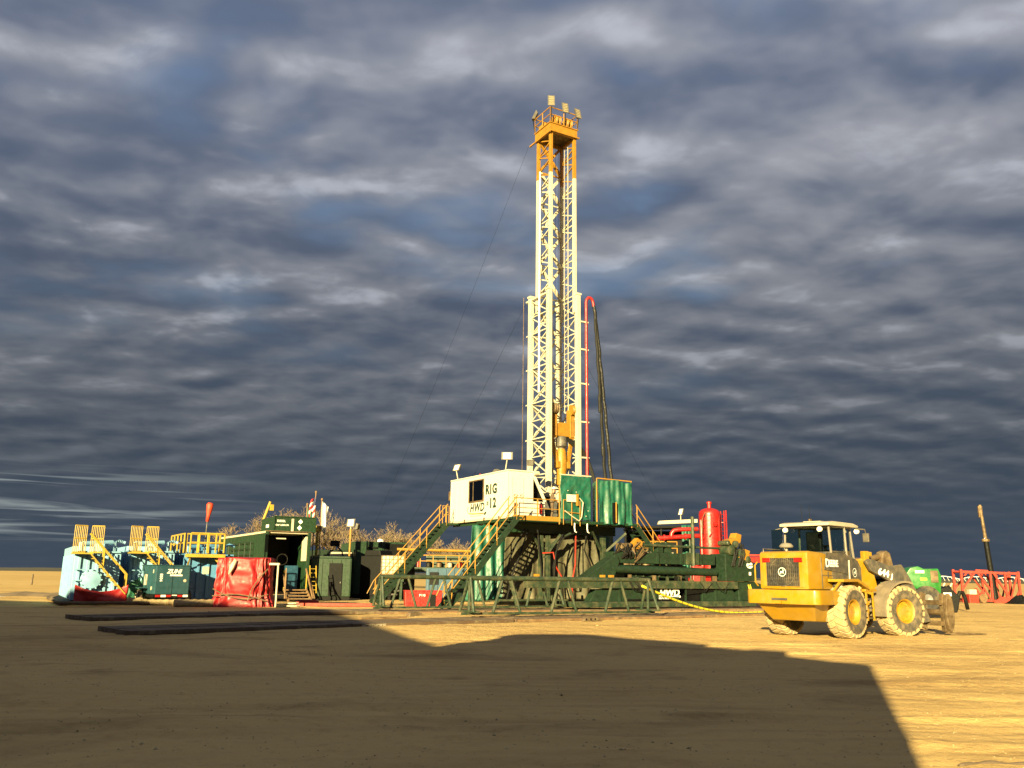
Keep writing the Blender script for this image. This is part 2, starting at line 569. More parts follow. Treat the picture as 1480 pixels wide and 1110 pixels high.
def ground_material(name, base, alt, dark, stone_scale, bump, big=0.05, mid=0.6, dark_amt=0.7, tracks=False):
    m = bpy.data.materials.new(name)
    m.use_nodes = True
    N, L = m.node_tree.nodes, m.node_tree.links
    b = N['Principled BSDF']
    b.inputs['Roughness'].default_value = 0.95
    b.inputs['Specular IOR Level'].default_value = 0.15
    tcn = N.new('ShaderNodeTexCoord')

    def nz(s, det=5, ro=0.6, sx=1.0, sy=1.0, rot=0.0, dist=0.0):
        mp = N.new('ShaderNodeMapping')
        mp.inputs['Scale'].default_value = (sx, sy, 1)
        mp.inputs['Rotation'].default_value = (0, 0, R(rot))
        L.new(tcn.outputs['Object'], mp.inputs[0])
        n = N.new('ShaderNodeTexNoise')
        n.inputs['Scale'].default_value = s
        n.inputs['Detail'].default_value = det
        n.inputs['Roughness'].default_value = ro
        n.inputs['Distortion'].default_value = dist
        L.new(mp.outputs[0], n.inputs['Vector'])
        return n.outputs['Fac']

    def ramp(v, lo, hi, a=0.0, c=1.0):
        n = N.new('ShaderNodeMapRange')
        n.interpolation_type = 'SMOOTHSTEP'
        for k, x in (('From Min', lo), ('From Max', hi), ('To Min', a), ('To Max', c)):
            n.inputs[k].default_value = x
        L.new(v, n.inputs['Value'])
        return n.outputs[0]

    def mix(f, a, c):
        n = N.new('ShaderNodeMix')
        n.data_type = 'RGBA'
        for s, v in ((n.inputs['Factor'], f), (n.inputs['A'], a), (n.inputs['B'], c)):
            if isinstance(v, (int, float)):
                s.default_value = v
            elif isinstance(v, tuple):
                s.default_value = (*v, 1)
            else:
                L.new(v, s)
        return n.outputs['Result']

    def mth(op, a, c):
        n = N.new('ShaderNodeMath')
        n.operation = op
        for i, v in enumerate((a, c)):
            if isinstance(v, (int, float)):
                n.inputs[i].default_value = v
            else:
                L.new(v, n.inputs[i])
        return n.outputs[0]

    c = mix(ramp(nz(big, 4), 0.35, 0.65), base, alt)
    c = mix(ramp(nz(mid, 6, 0.65, 0.65, 1.0, 12, 0.8), 0.52, 0.75, 0, dark_amt), c, dark)
    c = mix(ramp(nz(mid * 7, 5, 0.7), 0.5, 0.8, 0, dark_amt * 0.6), c, dark)
    c = mix(ramp(nz(stone_scale, 3, 0.7), 0.60, 0.70, 0, 0.45), c, tuple(min(0.85, x * 1.15) for x in base))
    c = mix(ramp(nz(stone_scale * 1.7, 3, 0.7), 0.63, 0.72, 0, 0.45), c, dark)
    c = mix(ramp(nz(0.22, 6, 0.65, 0.5, 1.0, -6, 1.2), 0.48, 0.72, 0, 0.7), c, dark)
    h = mth('ADD', mth('MULTIPLY', nz(stone_scale, 6, 0.75), 1.0), mth('MULTIPLY', nz(stone_scale * 0.12, 4, 0.6), 3.0))
    if tracks:
        w = N.new('ShaderNodeTexWave')
        w.bands_direction = 'Y'
        w.inputs['Scale'].default_value = 0.55
        w.inputs['Distortion'].default_value = 3.0
        w.inputs['Detail'].default_value = 3
        w.inputs['Detail Scale'].default_value = 0.35
        mp = N.new('ShaderNodeMapping')
        mp.inputs['Rotation'].default_value = (0, 0, R(-8))
        mp.inputs['Scale'].default_value = (0.35, 1, 1)
        L.new(tcn.outputs['Object'], mp.inputs[0])
        L.new(mp.outputs[0], w.inputs['Vector'])
        tm = mth('MULTIPLY', ramp(w.outputs['Fac'], 0.55, 0.95), ramp(nz(0.11, 3), 0.42, 0.62))
        c = mix(mth('MULTIPLY', tm, 0.15), c, dark)
        h = mth('SUBTRACT', h, mth('MULTIPLY', tm, 0.4))
    L.new(c, b.inputs['Base Color'])
    bp = N.new('ShaderNodeBump')
    bp.inputs['Strength'].default_value = bump
    bp.inputs['Distance'].default_value = 0.05
    L.new(h, bp.inputs['Height'])
    L.new(bp.outputs[0], b.inputs['Normal'])
    MAT[name] = m


ground_material('pad_gravel', (0.51, 0.355, 0.145), (0.43, 0.292, 0.115), (0.19, 0.115, 0.048), 22.0, 0.5, tracks=True)
ground_material('stubble', (0.45, 0.32, 0.135), (0.39, 0.265, 0.10), (0.25, 0.16, 0.062), 3.0, 0.4, big=0.012, mid=0.10)

# ------------------------------------------------------------------ ground, field, far land
def sheet(name, fn, nu, nv, mat):
    return MB().grid(fn, nu, nv).build(name, mat, smooth=True)


# farmland: one sheet out to the horizon
def field_pt(u, v):
    x, y = (u - 0.5), (v - 0.5)
    x, y = 9000 * x * abs(x) * 2, 9000 * y * abs(y) * 2
    return (x, y + 60, -0.06)


tag(sheet('field', field_pt, 60, 60, MAT['stubble']), kind='structure')

# the gravel pad, finely divided close to the viewer so that ruts and lumps are real relief
def pad_edge(x):
    if x < -10:
        return 62.0 + 0.10 * (x + 10) + 1.2 * fbm(x * 0.12, 3.1)
    return 62.0 + 0.40 * (x + 10) * (1 if x < 60 else 0) + (28.0 if x >= 60 else 0) + 1.5 * fbm(x * 0.1, 7.7)


RUTS = [(9.5, 0.05, 0.9, 0.10), (13.0, -0.06, 0.7, 0.13), (16.2, 0.03, 1.0, 0.09), (20.5, -0.02, 0.8, 0.11), (24.0, 0.05, 0.9, 0.07), (11.2, 0.16, 0.5, 0.12)]


def pad_height(x, y):
    h = 0.05 * fbm(x * 0.10, y * 0.22, 1.0) + 0.016 * fbm(x * 0.8, y * 1.1, 4.0) + 0.010 * fbm(x * 2.6, y * 3.0, 2.0)
    for y0, a, b_, k in RUTS:                    # wheel ruts of the trucks that cross the pad, in pairs
        c = y0 + a * x + b_ * math.sin(k * x + y0)
        for o in (0.0, 1.9):
            d = abs(y - c - o)
            if d < 0.5:
                f = 0.5 + 0.9 * fbm(x * 0.2, y0, o)
                h -= max(0, f) * 0.040 * max(0, 1 - (d / 0.22) ** 2)
                h += max(0, f) * 0.020 * math.exp(-((d - 0.34) / 0.09) ** 2)
    return h


def pad_pt(u, v):
    x = -78 + 156 * u
    x = math.copysign(abs(x / 78) ** 1.5 * 78, x)
    ye = pad_edge(x)
    y = -36 + 40 * v / 0.08 if v < 0.08 else 4 + 34 * (v - 0.08) / 0.72 if v < 0.8 else 38 + (ye - 38) * (v - 0.8) / 0.2
    return (x, y, pad_height(x, y) - (0.05 if v in (0, 1) or u in (0, 1) else 0))


tag(sheet('gravel_pad', pad_pt, 360, 440, MAT['pad_gravel']), kind='structure')

# low earth berm along the left edge of the pad
def berm_pt(u, v):
    x = -75 + 54 * u
    y = 61.5 + 0.10 * (x + 10) + 3.2 * (v - 0.5)
    z = 0.42 * math.sin(math.pi * v) * (0.7 + 0.6 * fbm(x * 0.3, 1.0)) * min(1, 8 * u, 8 * (1 - u)) - 0.08
    return (x, y, z + 0.05 * fbm(x * 1.3, y * 1.3))


tag(sheet('earth_berm', berm_pt, 120, 10, MAT['earth_dark']), kind='structure')

# far rise at the horizon
mb = MB()
n = 90
for k in range(n):
    a0, a1 = R(-70 + 140 * k / n), R(-70 + 140 * (k + 1) / n)
    d = 3000
    h0 = 11 + 5 * fbm(a0 * 5, 0.3) + 3 * fbm(a0 * 30, 2)
    h1 = 11 + 5 * fbm(a1 * 5, 0.3) + 3 * fbm(a1 * 30, 2)
    p, q = (d * math.sin(a0), d * math.cos(a0)), (d * math.sin(a1), d * math.cos(a1))
    mb.add([(*p, -1), (*q, -1), (q[0] * 1.03, q[1] * 1.03, h1), (p[0] * 1.03, p[1] * 1.03, h0),
            (p[0] * 1.3, p[1] * 1.3, -1), (q[0] * 1.3, q[1] * 1.3, -1)], [(0, 1, 2, 3), (3, 2, 5, 4)])
tag(mb.build('far_hills', MAT['brush'], smooth=True), kind='structure')

# remnant snow by the berm
mb = MB()
for k in range(7):
    cx, cy, r = -34 - 3.4 * k + random.uniform(-1, 1), 57.3 - 0.33 * k + random.uniform(-.5, .4), random.uniform(0.5, 1.5)
    vs = [(cx, cy, 0.07)] + [(cx + r * 1.5 * math.cos(i * .524) * random.uniform(.6, 1.1), cy + r * 0.5 * math.sin(i * .524) * random.uniform(.6, 1.1), 0.01) for i in range(12)]
    mb.add(vs, [(0, 1 + i, 1 + (i + 1) % 12) for i in range(12)])
tag(mb.build('snow_patches', MAT['snow'], smooth=True), kind='stuff')

# loose stones and clods over the pad
mb = MB()
ico = [(0, 0, 1), (.9, 0, .1), (.28, .85, .1), (-.73, .53, .1), (-.73, -.53, .1), (.28, -.85, .1), (0, 0, -.5)]
ifc = [(0, 1, 2), (0, 2, 3), (0, 3, 4), (0, 4, 5), (0, 5, 1), (6, 2, 1), (6, 3, 2), (6, 4, 3), (6, 5, 4), (6, 1, 5)]
rs = random.Random(5)
for k in range(7000):
    y = 6.0 + 36 * rs.random() ** 1.6
    x = (rs.random() * 2 - 1) * (1.5 + y * 0.66)
    s = rs.uniform(0.004, 0.013) * (1 + y * 0.02) * (2.0 if rs.random() < 0.03 else 1)
    z = pad_height(x, y)
    a = rs.random() * 6.28
    ca, sa = math.cos(a), math.sin(a)
    sx, sy, sz = s * rs.uniform(.7, 1.5), s * rs.uniform(.7, 1.3), s * rs.uniform(.5, 0.9)
    mb.add([(x + p[0] * sx * ca - p[1] * sy * sa, y + p[0] * sx * sa + p[1] * sy * ca, z + p[2] * sz) for p in ico], ifc)
tag(mb.build('loose_stones', MAT['stone']), kind='stuff')

# clods of damp earth kicked up in clusters by the trucks
mb = MB()
for c in range(26):
    cy = rs.uniform(9, 27)
    cx = (rs.random() * 2 - 1) * cy * 0.6
    for k in range(rs.randint(5, 16)):
        x, y = cx + rs.gauss(0, 0.9), cy + rs.gauss(0, 0.28)
        s = rs.uniform(0.008, 0.026)
        z, a = pad_height(x, y), rs.random() * 6.28
        ca, sa = math.cos(a), math.sin(a)
        sx, sy, sz = s * rs.uniform(.8, 1.6), s * rs.uniform(.7, 1.3), s * rs.uniform(.4, 0.8)
        mb.add([(x + p[0] * sx * ca - p[1] * sy * sa, y + p[0] * sx * sa + p[1] * sy * ca, z + p[2] * sz) for p in ico], ifc)
tag(mb.build('earth_clods', MAT['stone']), kind='stuff')

# ------------------------------------------------------------------ buildings behind the viewer, known from their shadows
T = math.tan(R(SUN_EL))
# local x runs to the left along the front wall, local y away behind it; the side wall lies along the sunlight
BX, BY, BR = -0.42, -3.2, R(180 - 20)
b = thing('site_office', 'long pale site office behind the viewer with one sloping roof', 'building', (BX, BY, 0), BR)
prof = [(0.0, 22.8 * T), (1.7, 24.3 * T), (1.75, 25.5 * T), (2.6, 25.9 * T), (2.65, 25.6 * T), (3.75, 26.1 * T), (3.8, 27.0 * T), (7.5, 29.4 * T), (9.6, 28.2 * T)]
MB().prism([(0, -0.1)] + [(a, h - 0.12) for a, h in prof] + [(9.6, -0.1)], 0, 6, 'xz').build('wall', MAT['siding'], b)
MB().prism([(a, h - 0.115) for a, h in prof] + [(a, h) for a, h in reversed(prof)], -0.08, 6.1, 'xz').build('roof', MAT['roof_metal'], b)
MB().box(4.4, 5.4, -0.05, 0.0, 0.1, 2.15).build('door', MAT['white_paint'], b)
b = thing('equipment_barn', 'tall hip roofed barn behind the viewer on the left', 'building', (BX, BY, 0), BR)
e, rg = 22.4 * T, 41.0 * T
MB().box(9.3, 66, 0, 16, -0.1, e - 0.05).build('wall', MAT['siding'], b)
MB().add([(9.25, -0.1, e - 0.04), (66, -0.1, e - 0.04), (66, 16, e - 0.04), (9.25, 16, e - 0.04), (23.7, 0.4, rg), (66, 0.4, rg)],
         [(0, 1, 2, 3), (0, 4, 5, 1), (1, 5, 2), (2, 5, 4, 3), (3, 4, 0)]).build('roof', MAT['roof_metal'], b)
MB().box(20, 26, -0.08, 0, 0, 4.0).build('door', MAT['roof_metal'], b)

# ------------------------------------------------------------------ the rig: axes turned 30 degrees to the view
RA = R(30)
AX, AY = 0.17, 46.0
FLOOR = 4.74


def rig_pt(u, v, z=0.0):
    return (AX + u * math.cos(RA) - v * math.sin(RA), AY + u * math.sin(RA) + v * math.cos(RA), z)


def rig_thing(name, label, cat, u, v, z=0.0, turn=0.0, group=None):
    return thing(name, label, cat, rig_pt(u, v, z), RA + R(turn), group)


def handrail(parent, p, q, mat, name='handrail', h=1.07, posts=None, r=0.024, mid=True, toe=False):
    """posts, top and middle rail between two foot points"""
    p, q = Vector(p), Vector(q)
    L = (q - p).length
    n = posts or max(1, round(L / 1.3))
    up = Vector((0, 0, h))
    mb = MB()
    for i in range(n + 1):
        a = p.lerp(q, i / n)
        mb.tube(a, a + up, r, 6)
    mb.tube(p + up, q + up, r * 1.1, 6)
    if mid:
        mb.tube(p + up * 0.52, q + up * 0.52, r * 0.95, 6)
    if toe:
        mb.bar(p + Vector((0, 0, 0.07)), q + Vector((0, 0, 0.07)), 0.012, 0.14)
    return mb.build(name, mat, parent)


def flood_light(parent, p, head, turn=180.0, tilt=20.0, size=(0.42, 0.34), mat='reflector', post='cream', rows=1, name='flood_light'):
    """post from p up to head, a box lamp facing local -y turned about z"""
    mb = MB().tube(p, head, 0.03, 6)
    post_o = mb.build('lamp_post', MAT[post], parent)
    w, h = size
    M = Matrix.Translation(head) @ Matrix.Rotation(R(turn), 4, 'Z') @ Matrix.Rotation(R(tilt), 4, 'X')
    mb = MB()
    vs = [(-w / 2, -0.07, 0), (w / 2, -0.07, 0), (w / 2, -0.07, h), (-w / 2, -0.07, h), (-w / 3, 0.09, h * .15), (w / 3, 0.09, h * .15), (w / 3, 0.09, h * .85), (-w / 3, 0.09, h * .85)]
    mb.add([M @ Vector(q) for q in vs], [(0, 1, 2, 3), (4, 7, 6, 5), (0, 4, 5, 1), (1, 5, 6, 2), (2, 6, 7, 3), (3, 7, 4, 0)])
    fl = mb.build(name, MAT['lamp_housing'], parent)
    for i in range(rows):
        z0, z1 = h * (0.07 + 0.88 * i / rows), h * (0.07 + 0.88 * (i + (0.62 if rows > 1 else 0.96)) / rows)
        mb = MB()
        mb.add([M @ Vector(q) for q in [(-w * .34, -0.078, z0), (w * .34, -0.078, z0), (w * .34, -0.078, z1), (-w * .34, -0.078, z1)]], [(0, 1, 2, 3)])
        mb.build('lamp_face', MAT[mat], fl)
    return fl


def staircase(name, label, u, v, turn, rise, run, width, group='metal stairs up to the rig floor', side=None):
    """foot at local origin, climbing along +x; y across"""
    t = rig_thing(name, label, 'stairs', u, v, 0, turn, group)
    d = Vector((run, 0, rise)).normalized()
    nrm = Vector((-d.z, 0, d.x))
    for s in (0, 1):
        y = s * width
        MB().bar((0.05, y, 0.12), (run, y, rise - 0.08), 0.05, 0.30, up=nrm).build('stringer', MAT['deck_green'], t)
        mb = MB()
        o = Vector((0, 0, 0.98))
        a, b_ = Vector((0.15, y, 0.35)), Vector((run, y, rise + 0.12))
        for k in (0.03, 0.36, 0.68, 0.98):
            c = a.lerp(b_, k)
            mb.tube(c - Vector((0, 0, 0.2)), c + o, 0.03, 6)
        mb.tube(a + o * 1.0, b_ + o * 1.0, 0.027, 6)
        mb.tube(a + o * 0.52, b_ + o * 0.52, 0.024, 6)
        mb.tube(a + o * 1.0, a + o * 0.3 + Vector((-0.35, 0, 0)), 0.024, 6)
        mb.build('handrail', MAT['rail_yellow'], t)
    n = int(rise / 0.215)
    tread = MB().box(-0.125, 0.125, 0.03, width - 0.03, -0.02, 0.02).mesh('tread', MAT['deck_green'])
    for k in range(1, n):
        f = k / n
        link('tread', tread, t, (run * f, 0, rise * f))
    return t


# ---- rig floor on its substructure
t = rig_thing('rig_floor', 'dark green raised rig floor on steel posts under the white mast', 'platform', 0, 0)
UL, VL = 7.9, 7.75
MB().box(0, UL, 0, 4.2, FLOOR - 0.16, FLOOR).build('deck', MAT['rig_green'], t, bevel=0.02)
MB().box(2.36, UL, 4.201, VL, FLOOR - 0.16, FLOOR).build('deck', MAT['rig_green'], t, bevel=0.02)
for u in (0.25, 2.0):
    MB().bar((u, 4.22, FLOOR - 0.1), (u, 7.6, FLOOR - 0.1), 0.14, 0.16).build('cabin_beam', MAT['rig_green'], t)
for v in (1.6, 3.4, 5.2, 7.5):
    MB().bar((0.05 if v < 4 else 2.4, v, FLOOR - 0.42), (UL - 0.05, v, FLOOR - 0.42), 0.16, 0.5).build('beam', MAT['rig_green'], t)
for u in (2.35, 2.8):
    for v in (1.0, 6.6):
        MB().box(u - 0.11, u + 0.11, v - 0.11, v + 0.11, 0.3, FLOOR - 0.82).build('post', MAT['dirty_green'], t, bevel=0.02)
for u, v in ((6.55, 1.0), (6.55, 6.6)):
    MB().box(u - 0.13, u + 0.13, v - 0.13, v + 0.13, 0.3, FLOOR - 0.82).build('post', MAT['dirty_green'], t, bevel=0.02)
for p, q in (((6.55, 1.0, 3.0), (5.5, 0.6, 4.2)), ((6.55, 1.0, 3.0), (7.75, 0.4, 4.2)), ((6.6, 1.0, 2.9), (9.0, 1.0, 1.2)), ((2.6, 1.0, 2.7), (3.5, 0.8, 4.0)),
             ((2.6, 1.0, 3.2), (4.2, 0.8, 4.1)), ((2.5, 1.0, 3.0), (1.6, 0.8, 4.0)), ((2.6, 1.6, 0.4), (2.6, 6.4, 3.8))):
    MB().bar(p, q, 0.12).build('brace', MAT['dirty_green'], t)
for v in (0.9, 6.6):
    MB().box(-0.4, 8.6, v - 0.25, v + 0.25, 0.22, 0.50).build('skid_beam', MAT['dirty_green'], t, bevel=0.02)
handrail(t, (0.06, 0.06, FLOOR), (1.52, 0.06, FLOOR), MAT['rail_yellow'], posts=1, toe=False)
handrail(t, (1.56, 0.06, FLOOR), (2.95, 0.06, FLOOR), MAT['rail_yellow'], posts=1, toe=False)
MB().box(0.02, 2.98, -0.015, 0.0, FLOOR - 0.10, FLOOR + 0.15).build('toe_board', MAT['rail_yellow'], t)
handrail(t, (3.1, -0.12, FLOOR - 0.25), (4.2, -0.12, FLOOR - 0.3), MAT['rail_yellow'], posts=2, h=1.35)
handrail(t, (-0.55, 7.55, FLOOR), (-0.05, 7.7, FLOOR), MAT['rail_yellow'], posts=2)
MB().box(-0.75, -0.02, 6.45, 7.75, FLOOR - 0.12, FLOOR - 0.01).build('landing', MAT['rig_green'], t)
MB().box(-0.45, -0.02, -0.95, -0.02, FLOOR - 0.12, FLOOR - 0.01).build('landing', MAT['rig_green'], t)
MB().box(7.92, 8.3, 0.0, 0.98, FLOOR - 0.12, FLOOR - 0.01).build('landing', MAT['rig_green'], t)
MB().path([(3.9, -0.03, 4.6), (3.85, -0.08, 4.35), (3.9, -0.06, 4.15), (4.0, -0.05, 4.1)], 0.035, 6).build('hook', MAT['white_paint'], t)
MB().path([(4.75, -0.03, 4.6), (4.7, -0.08, 4.35), (4.75, -0.06, 4.15), (4.85, -0.05, 4.1)], 0.035, 6).build('hook', MAT['white_paint'], t)
# dark machinery under the floor: blow out preventer and lines, seen through the gaps
t = rig_thing('wellhead_stack', 'dark green blowout preventer stack between the posts under the floor', 'machine', 4.6, 4.2)
MB().lathe([(0.45, 0.3), (0.45, 0.5), (0.3, 0.55), (0.3, 0.9), (0.55, 0.95), (0.55, 1.5), (0.35, 1.6), (0.6, 1.7), (0.62, 2.5), (0.4, 2.6), (0.3, 3.8)], n=18).build('body', MAT['deck_green'], t, smooth='auto')
for s in (-1, 1):
    MB().tube((s * 0.5, 0, 1.2), (s * 1.2, 0, 1.2), 0.2, 12).build('ram', MAT['deck_green'], t)

# ---- work floor items
t = rig_thing('drawworks', 'dark winch drum housing standing on the rig floor beside the worker', 'machine', 3.3, 2.2, FLOOR)
MB().prism([(-0.7, 0), (0.9, 0), (0.9, 0.9), (0.5, 1.35), (-0.3, 1.4), (-0.7, 1.0)], -0.4, 1.2, 'xz').build('housing', MAT['black_steel_and_shade'], t, bevel=0.04)
MB().lathe([(0.35, -0.75), (0.55, -0.75), (0.55, -0.68), (0.3, -0.66), (0.3, -0.42)], ax='y', n=18, c=(0.1, 0, 0.75)).build('drum', MAT['grey_steel'], t)
MB().box(-0.5, 0.7, -0.2, 1.0, 1.42, 1.62).build('guard', MAT['cream'], t, bevel=0.03)

# ---- doghouse
t = rig_thing('doghouse', 'white steel cabin with big window reading rig number twelve above the stairs', 'cabin', 0, 0.6, FLOOR)
WD, LD, HD = 2.35, 7.0, 2.56
MB().box(0, 1.6, 0, LD, 0.10, HD).build('wall', MAT['house_white'], t, bevel=0.03)
MB().box(1.6, WD, 0.0, 0.08, 0.10, 0.98).build('end_panel', MAT['house_white'], t, bevel=0.01)
MB().box(1.602, WD, 0.5, LD, 0.10, HD - 0.3).build('inner_shade_block', MAT['black_steel_and_shade'], t)  # solid black block that paints the shade inside the open end
MB().box(-0.05, WD + 0.03, -0.04, LD + 0.04, 0.0, 0.098).build('base_rail', MAT['cream'], t, bevel=0.012)
MB().box(-0.04, 1.64, -0.05, LD + 0.05, HD + 0.002, HD + 0.07).build('roof', MAT['house_white'], t, bevel=0.02)
for y in (0.02, 5.55, 6.2, 6.98):
    MB().box(-0.022, -0.002, y - 0.035, y + 0.035, 0.12, HD - 0.02).build('wall_rib', MAT['house_white'], t)
for y in (0.9, 2.6, 5.0):
    MB().box(-0.075, -0.051, y - 0.06, y + 0.06, 0.0, 0.16).build('lug', MAT['worn_steel'], t)
wy0, wy1, wz0, wz1 = 2.82, 4.52, 1.16, 2.30
f = MB().box(-0.05, -0.002, wy0 - 0.07, wy1 + 0.07, wz0 - 0.07, wz0).box(-0.05, -0.002, wy0 - 0.07, wy1 + 0.07, wz1, wz1 + 0.07).box(-0.05, -0.002, wy0 - 0.07, wy0, wz0, wz1).box(-0.05, -0.002, wy1, wy1 + 0.07, wz0, wz1).build('window', MAT['worn_steel'], t)
MB().box(-0.022, -0.004, wy0, wy1, wz0, wz1).build('pane', MAT['black_steel_and_shade'], f)
MB().box(-0.034, -0.023, wy0 + 0.02, wy1 - 0.02, wz0 + 0.02, wz1 - 0.02).build('glass', MAT['dark_glass'], f)
MB().box(-0.047, -0.035, wy0 + 1.18, wy0 + 1.25, wz0 + 0.02, wz1 - 0.02).build('mullion', MAT['worn_steel'], f)
WR = (R(90), 0, R(-90))
lettering('RIG', 0.74, MAT['letter_green'], t, (-0.006, 2.58, 1.46), WR, bold=0.032, sx=1.0, spacing=1.22)
lettering('12', 0.74, MAT['letter_green'], t, (-0.006, 2.12, 0.68), WR, bold=0.032, sx=1.0, spacing=1.15)
lettering('#', 0.36, MAT['letter_green'], t, (-0.006, 2.42, 0.84), WR, bold=0.004)
lettering('HWD', 0.66, MAT['letter_green'], t, (-0.006, 4.45, 0.56), WR, bold=0.018, shear=0.2, sx=1.0, spacing=1.12)
mb = MB()
mb.path([(-0.008, 4.62, 0.88), (-0.008, 4.72, 0.78), (-0.008, 4.74, 0.62), (-0.008, 4.62, 0.50), (-0.008, 4.2, 0.47), (-0.008, 2.75, 0.42)], 0.016, 6)
mb.build('logo_pipe', MAT['letter_yellow'], t)
mb = MB()
mb.path([(-0.009, 4.50, 0.46), (-0.009, 4.2, 0.43), (-0.009, 2.7, 0.38)], 0.016, 6)
for a in range(3):
    mb.tube((-0.01, 2.66 - 0.05 * a, 0.33 + 0.05 * (a % 2)), (-0.01, 2.56 - 0.05 * a, 0.46), 0.035, 6)
mb.build('logo_bit', MAT['letter_green'], t)
MB().box(-0.012, -0.002, 3.0, 4.4, 0.30, 0.316).build('logo_line', MAT['worn_steel'], t)
# end wall towards the rig floor
MB().box(0.95, 0.97, -0.012, -0.002, 0.15, 2.2).build('door_seam', MAT['cream'], t)
MB().box(0.25, 0.27, -0.012, -0.002, 0.15, 2.2).build('door_seam', MAT['cream'], t)
for x, z in ((0.45, 1.2), (0.85, 1.2), (0.5, 0.75)):
    mb = MB()
    mb.lathe([(0.095, -0.006), (0.115, -0.006), (0.115, -0.014), (0.095, -0.014)], (x, 0, z), 'y', 18, closed=True)
    mb.bar((x - 0.07, -0.010, z + 0.07), (x + 0.07, -0.010, z - 0.07), 0.02, 0.008, up=(0, 1, 0))
    mb.build('warning_sign', MAT['vessel_red'], t)
MB().bar((1.55, 0.0, 2.52), (2.35, 0.0, 1.0), 0.10, 0.14).build('sloping_brace', MAT['house_white'], t)
MB().tube((1.55, -0.12, 2.5), (1.85, -0.12, 2.52), 0.12, 12).build('siren', MAT['cream'], t)
MB().box(-0.10, 0.0, 7.01, 7.16, 1.4, 1.95).build('junction_box', MAT['worn_steel'], t, bevel=0.015)
MB().tube((0.6, 4.4, HD + 0.07), (0.6, 4.4, HD + 0.28), 0.05, 8).build('beacon', MAT['tail_lamp'], t)
flood_light(t, (0.12, 6.35, HD + 0.06), (0.12, 6.6, HD + 0.62), turn=-75, tilt=-22, size=(0.6, 0.42))
flood_light(t, (0.12, 0.55, HD + 0.06), (0.10, 0.35, HD + 0.62), turn=-35, tilt=-16, size=(0.62, 0.44))
flood_light(t, (1.5, 0.5, HD + 0.06), (1.6, 0.3, HD + 0.4), turn=150, tilt=-14)
flood_light(t, (1.4, 4.0, HD + 0.06), (1.45, 4.2, HD + 0.35), turn=110, tilt=45)

t = rig_thing('fire_extinguisher', 'red fire extinguisher hung on the white cabin panel by the floor rail', 'extinguisher', 1.98, 0.45, FLOOR + 0.28)
MB().lathe([(0.01, 0.0), (0.085, 0.02), (0.09, 0.1), (0.09, 0.46), (0.06, 0.54), (0.03, 0.58)], n=14).build('bottle', MAT['vessel_red'], t, smooth='auto')
MB().box(-0.02, 0.09, -0.02, 0.02, 0.58, 0.66).path([(0.05, 0, 0.6), (0.12, -0.03, 0.5), (0.11, -0.06, 0.2)], 0.012, 6).build('valve', MAT['black_steel_and_shade'], t)

# ---- stairs
staircase('staircase', 'green stairs with orange rails in front of the white cabin lettering', -4.25, -0.95, 0, FLOOR, 3.95, 0.86)
staircase('staircase', 'leftmost green stairs with orange rails at the far end of the white cabin', -4.95, 6.55, 0, FLOOR, 4.25, 0.95)
staircase('staircase', 'green stairs descending behind the skid to the right of the green tarps', 12.2, 0.95, 180, FLOOR, 3.95, 0.9)


# ---- tarps
def tarp(name, label, u, v, turn, fn, nu, nv, mat, group=None, extra=None):
    t = rig_thing(name, label, 'tarp', u, v, 0, turn, group)
    MB().grid(fn, nu, nv).build('sheet', mat, t, smooth=True, thick=0.012)
    if extra:
        extra(t)
    return t


def wind_l(u_, v_):
    x, z = 2.06 * u_, 4.78 + 2.42 * v_
    y = 0.05 * fbm(x * 1.5, z * 0.6, 3) + 0.10 * fbm(x * 0.8 - z * 0.5, z * 0.3, 8) * (1 - abs(2 * v_ - 1) ** 3) + 0.035 * math.sin(9 * x + 3 * z) * (1 - v_)
    if u_ in (0, 1):
        x += 0.04 * fbm(z * 2, u_ * 5)
    return (x, y, z)


def frame_l(t):
    MB().bar((-0.02, 0.06, 7.24), (2.1, 0.06, 7.26), 0.06).build('top_rail', MAT['cream'], t)
    MB().tube((-0.04, 0.05, 4.5), (-0.04, 0.05, 7.25), 0.035).build('frame_post', MAT['rail_yellow'], t)
    # torn flap
    MB().path([(0.2, -0.12, 5.25), (0.75, -0.13, 4.92), (1.15, -0.14, 4.72), (1.3, -0.15, 4.95), (1.42, -0.13, 5.75), (1.18, -0.13, 5.98)], 0.03, 5).build('hem', MAT['cream'], t)
    MB().box(0.35, 1.0, -0.12, -0.08, 5.75, 6.15).build('torn_opening', MAT['house_white'], t)
    MB().box(0.95, 1.1, -0.15, -0.11, 5.55, 6.2).build('yellow_post', MAT['rail_yellow'], t)
    for x, z in ((0.4, 6.35), (0.95, 6.3), (1.6, 5.0), (1.75, 5.3)):
        MB().lathe([(0.03, -0.13), (0.03, -0.15)], (x, 0, z), 'y', 8).build('grommet', MAT['cream'], t)


tarp('windbreak_tarp', 'upright green tarp with a torn flap beside the worker on the rig floor', 2.95, -0.05, 0, wind_l, 40, 40, MAT['tarp_green'], 'green windbreak tarps', frame_l)


def wind_r(u_, v_):
    x, z = 2.36 * u_, 4.62 + (2.52 - 0.05 * u_) * v_
    sag = 0.05 * math.sin(u_ * math.pi * 3) * v_
    y = 0.09 * math.sin(7.0 * x + 1.2 * math.sin(2 * z)) * (0.35 + 0.65 * (1 - v_)) + 0.07 * fbm(x * 1.2, z * 0.5, 5) + 0.03 * math.sin(17 * x)
    if v_ == 0:
        z += 0.06 * fbm(x * 3, 2)
    return (x, y, z - sag)


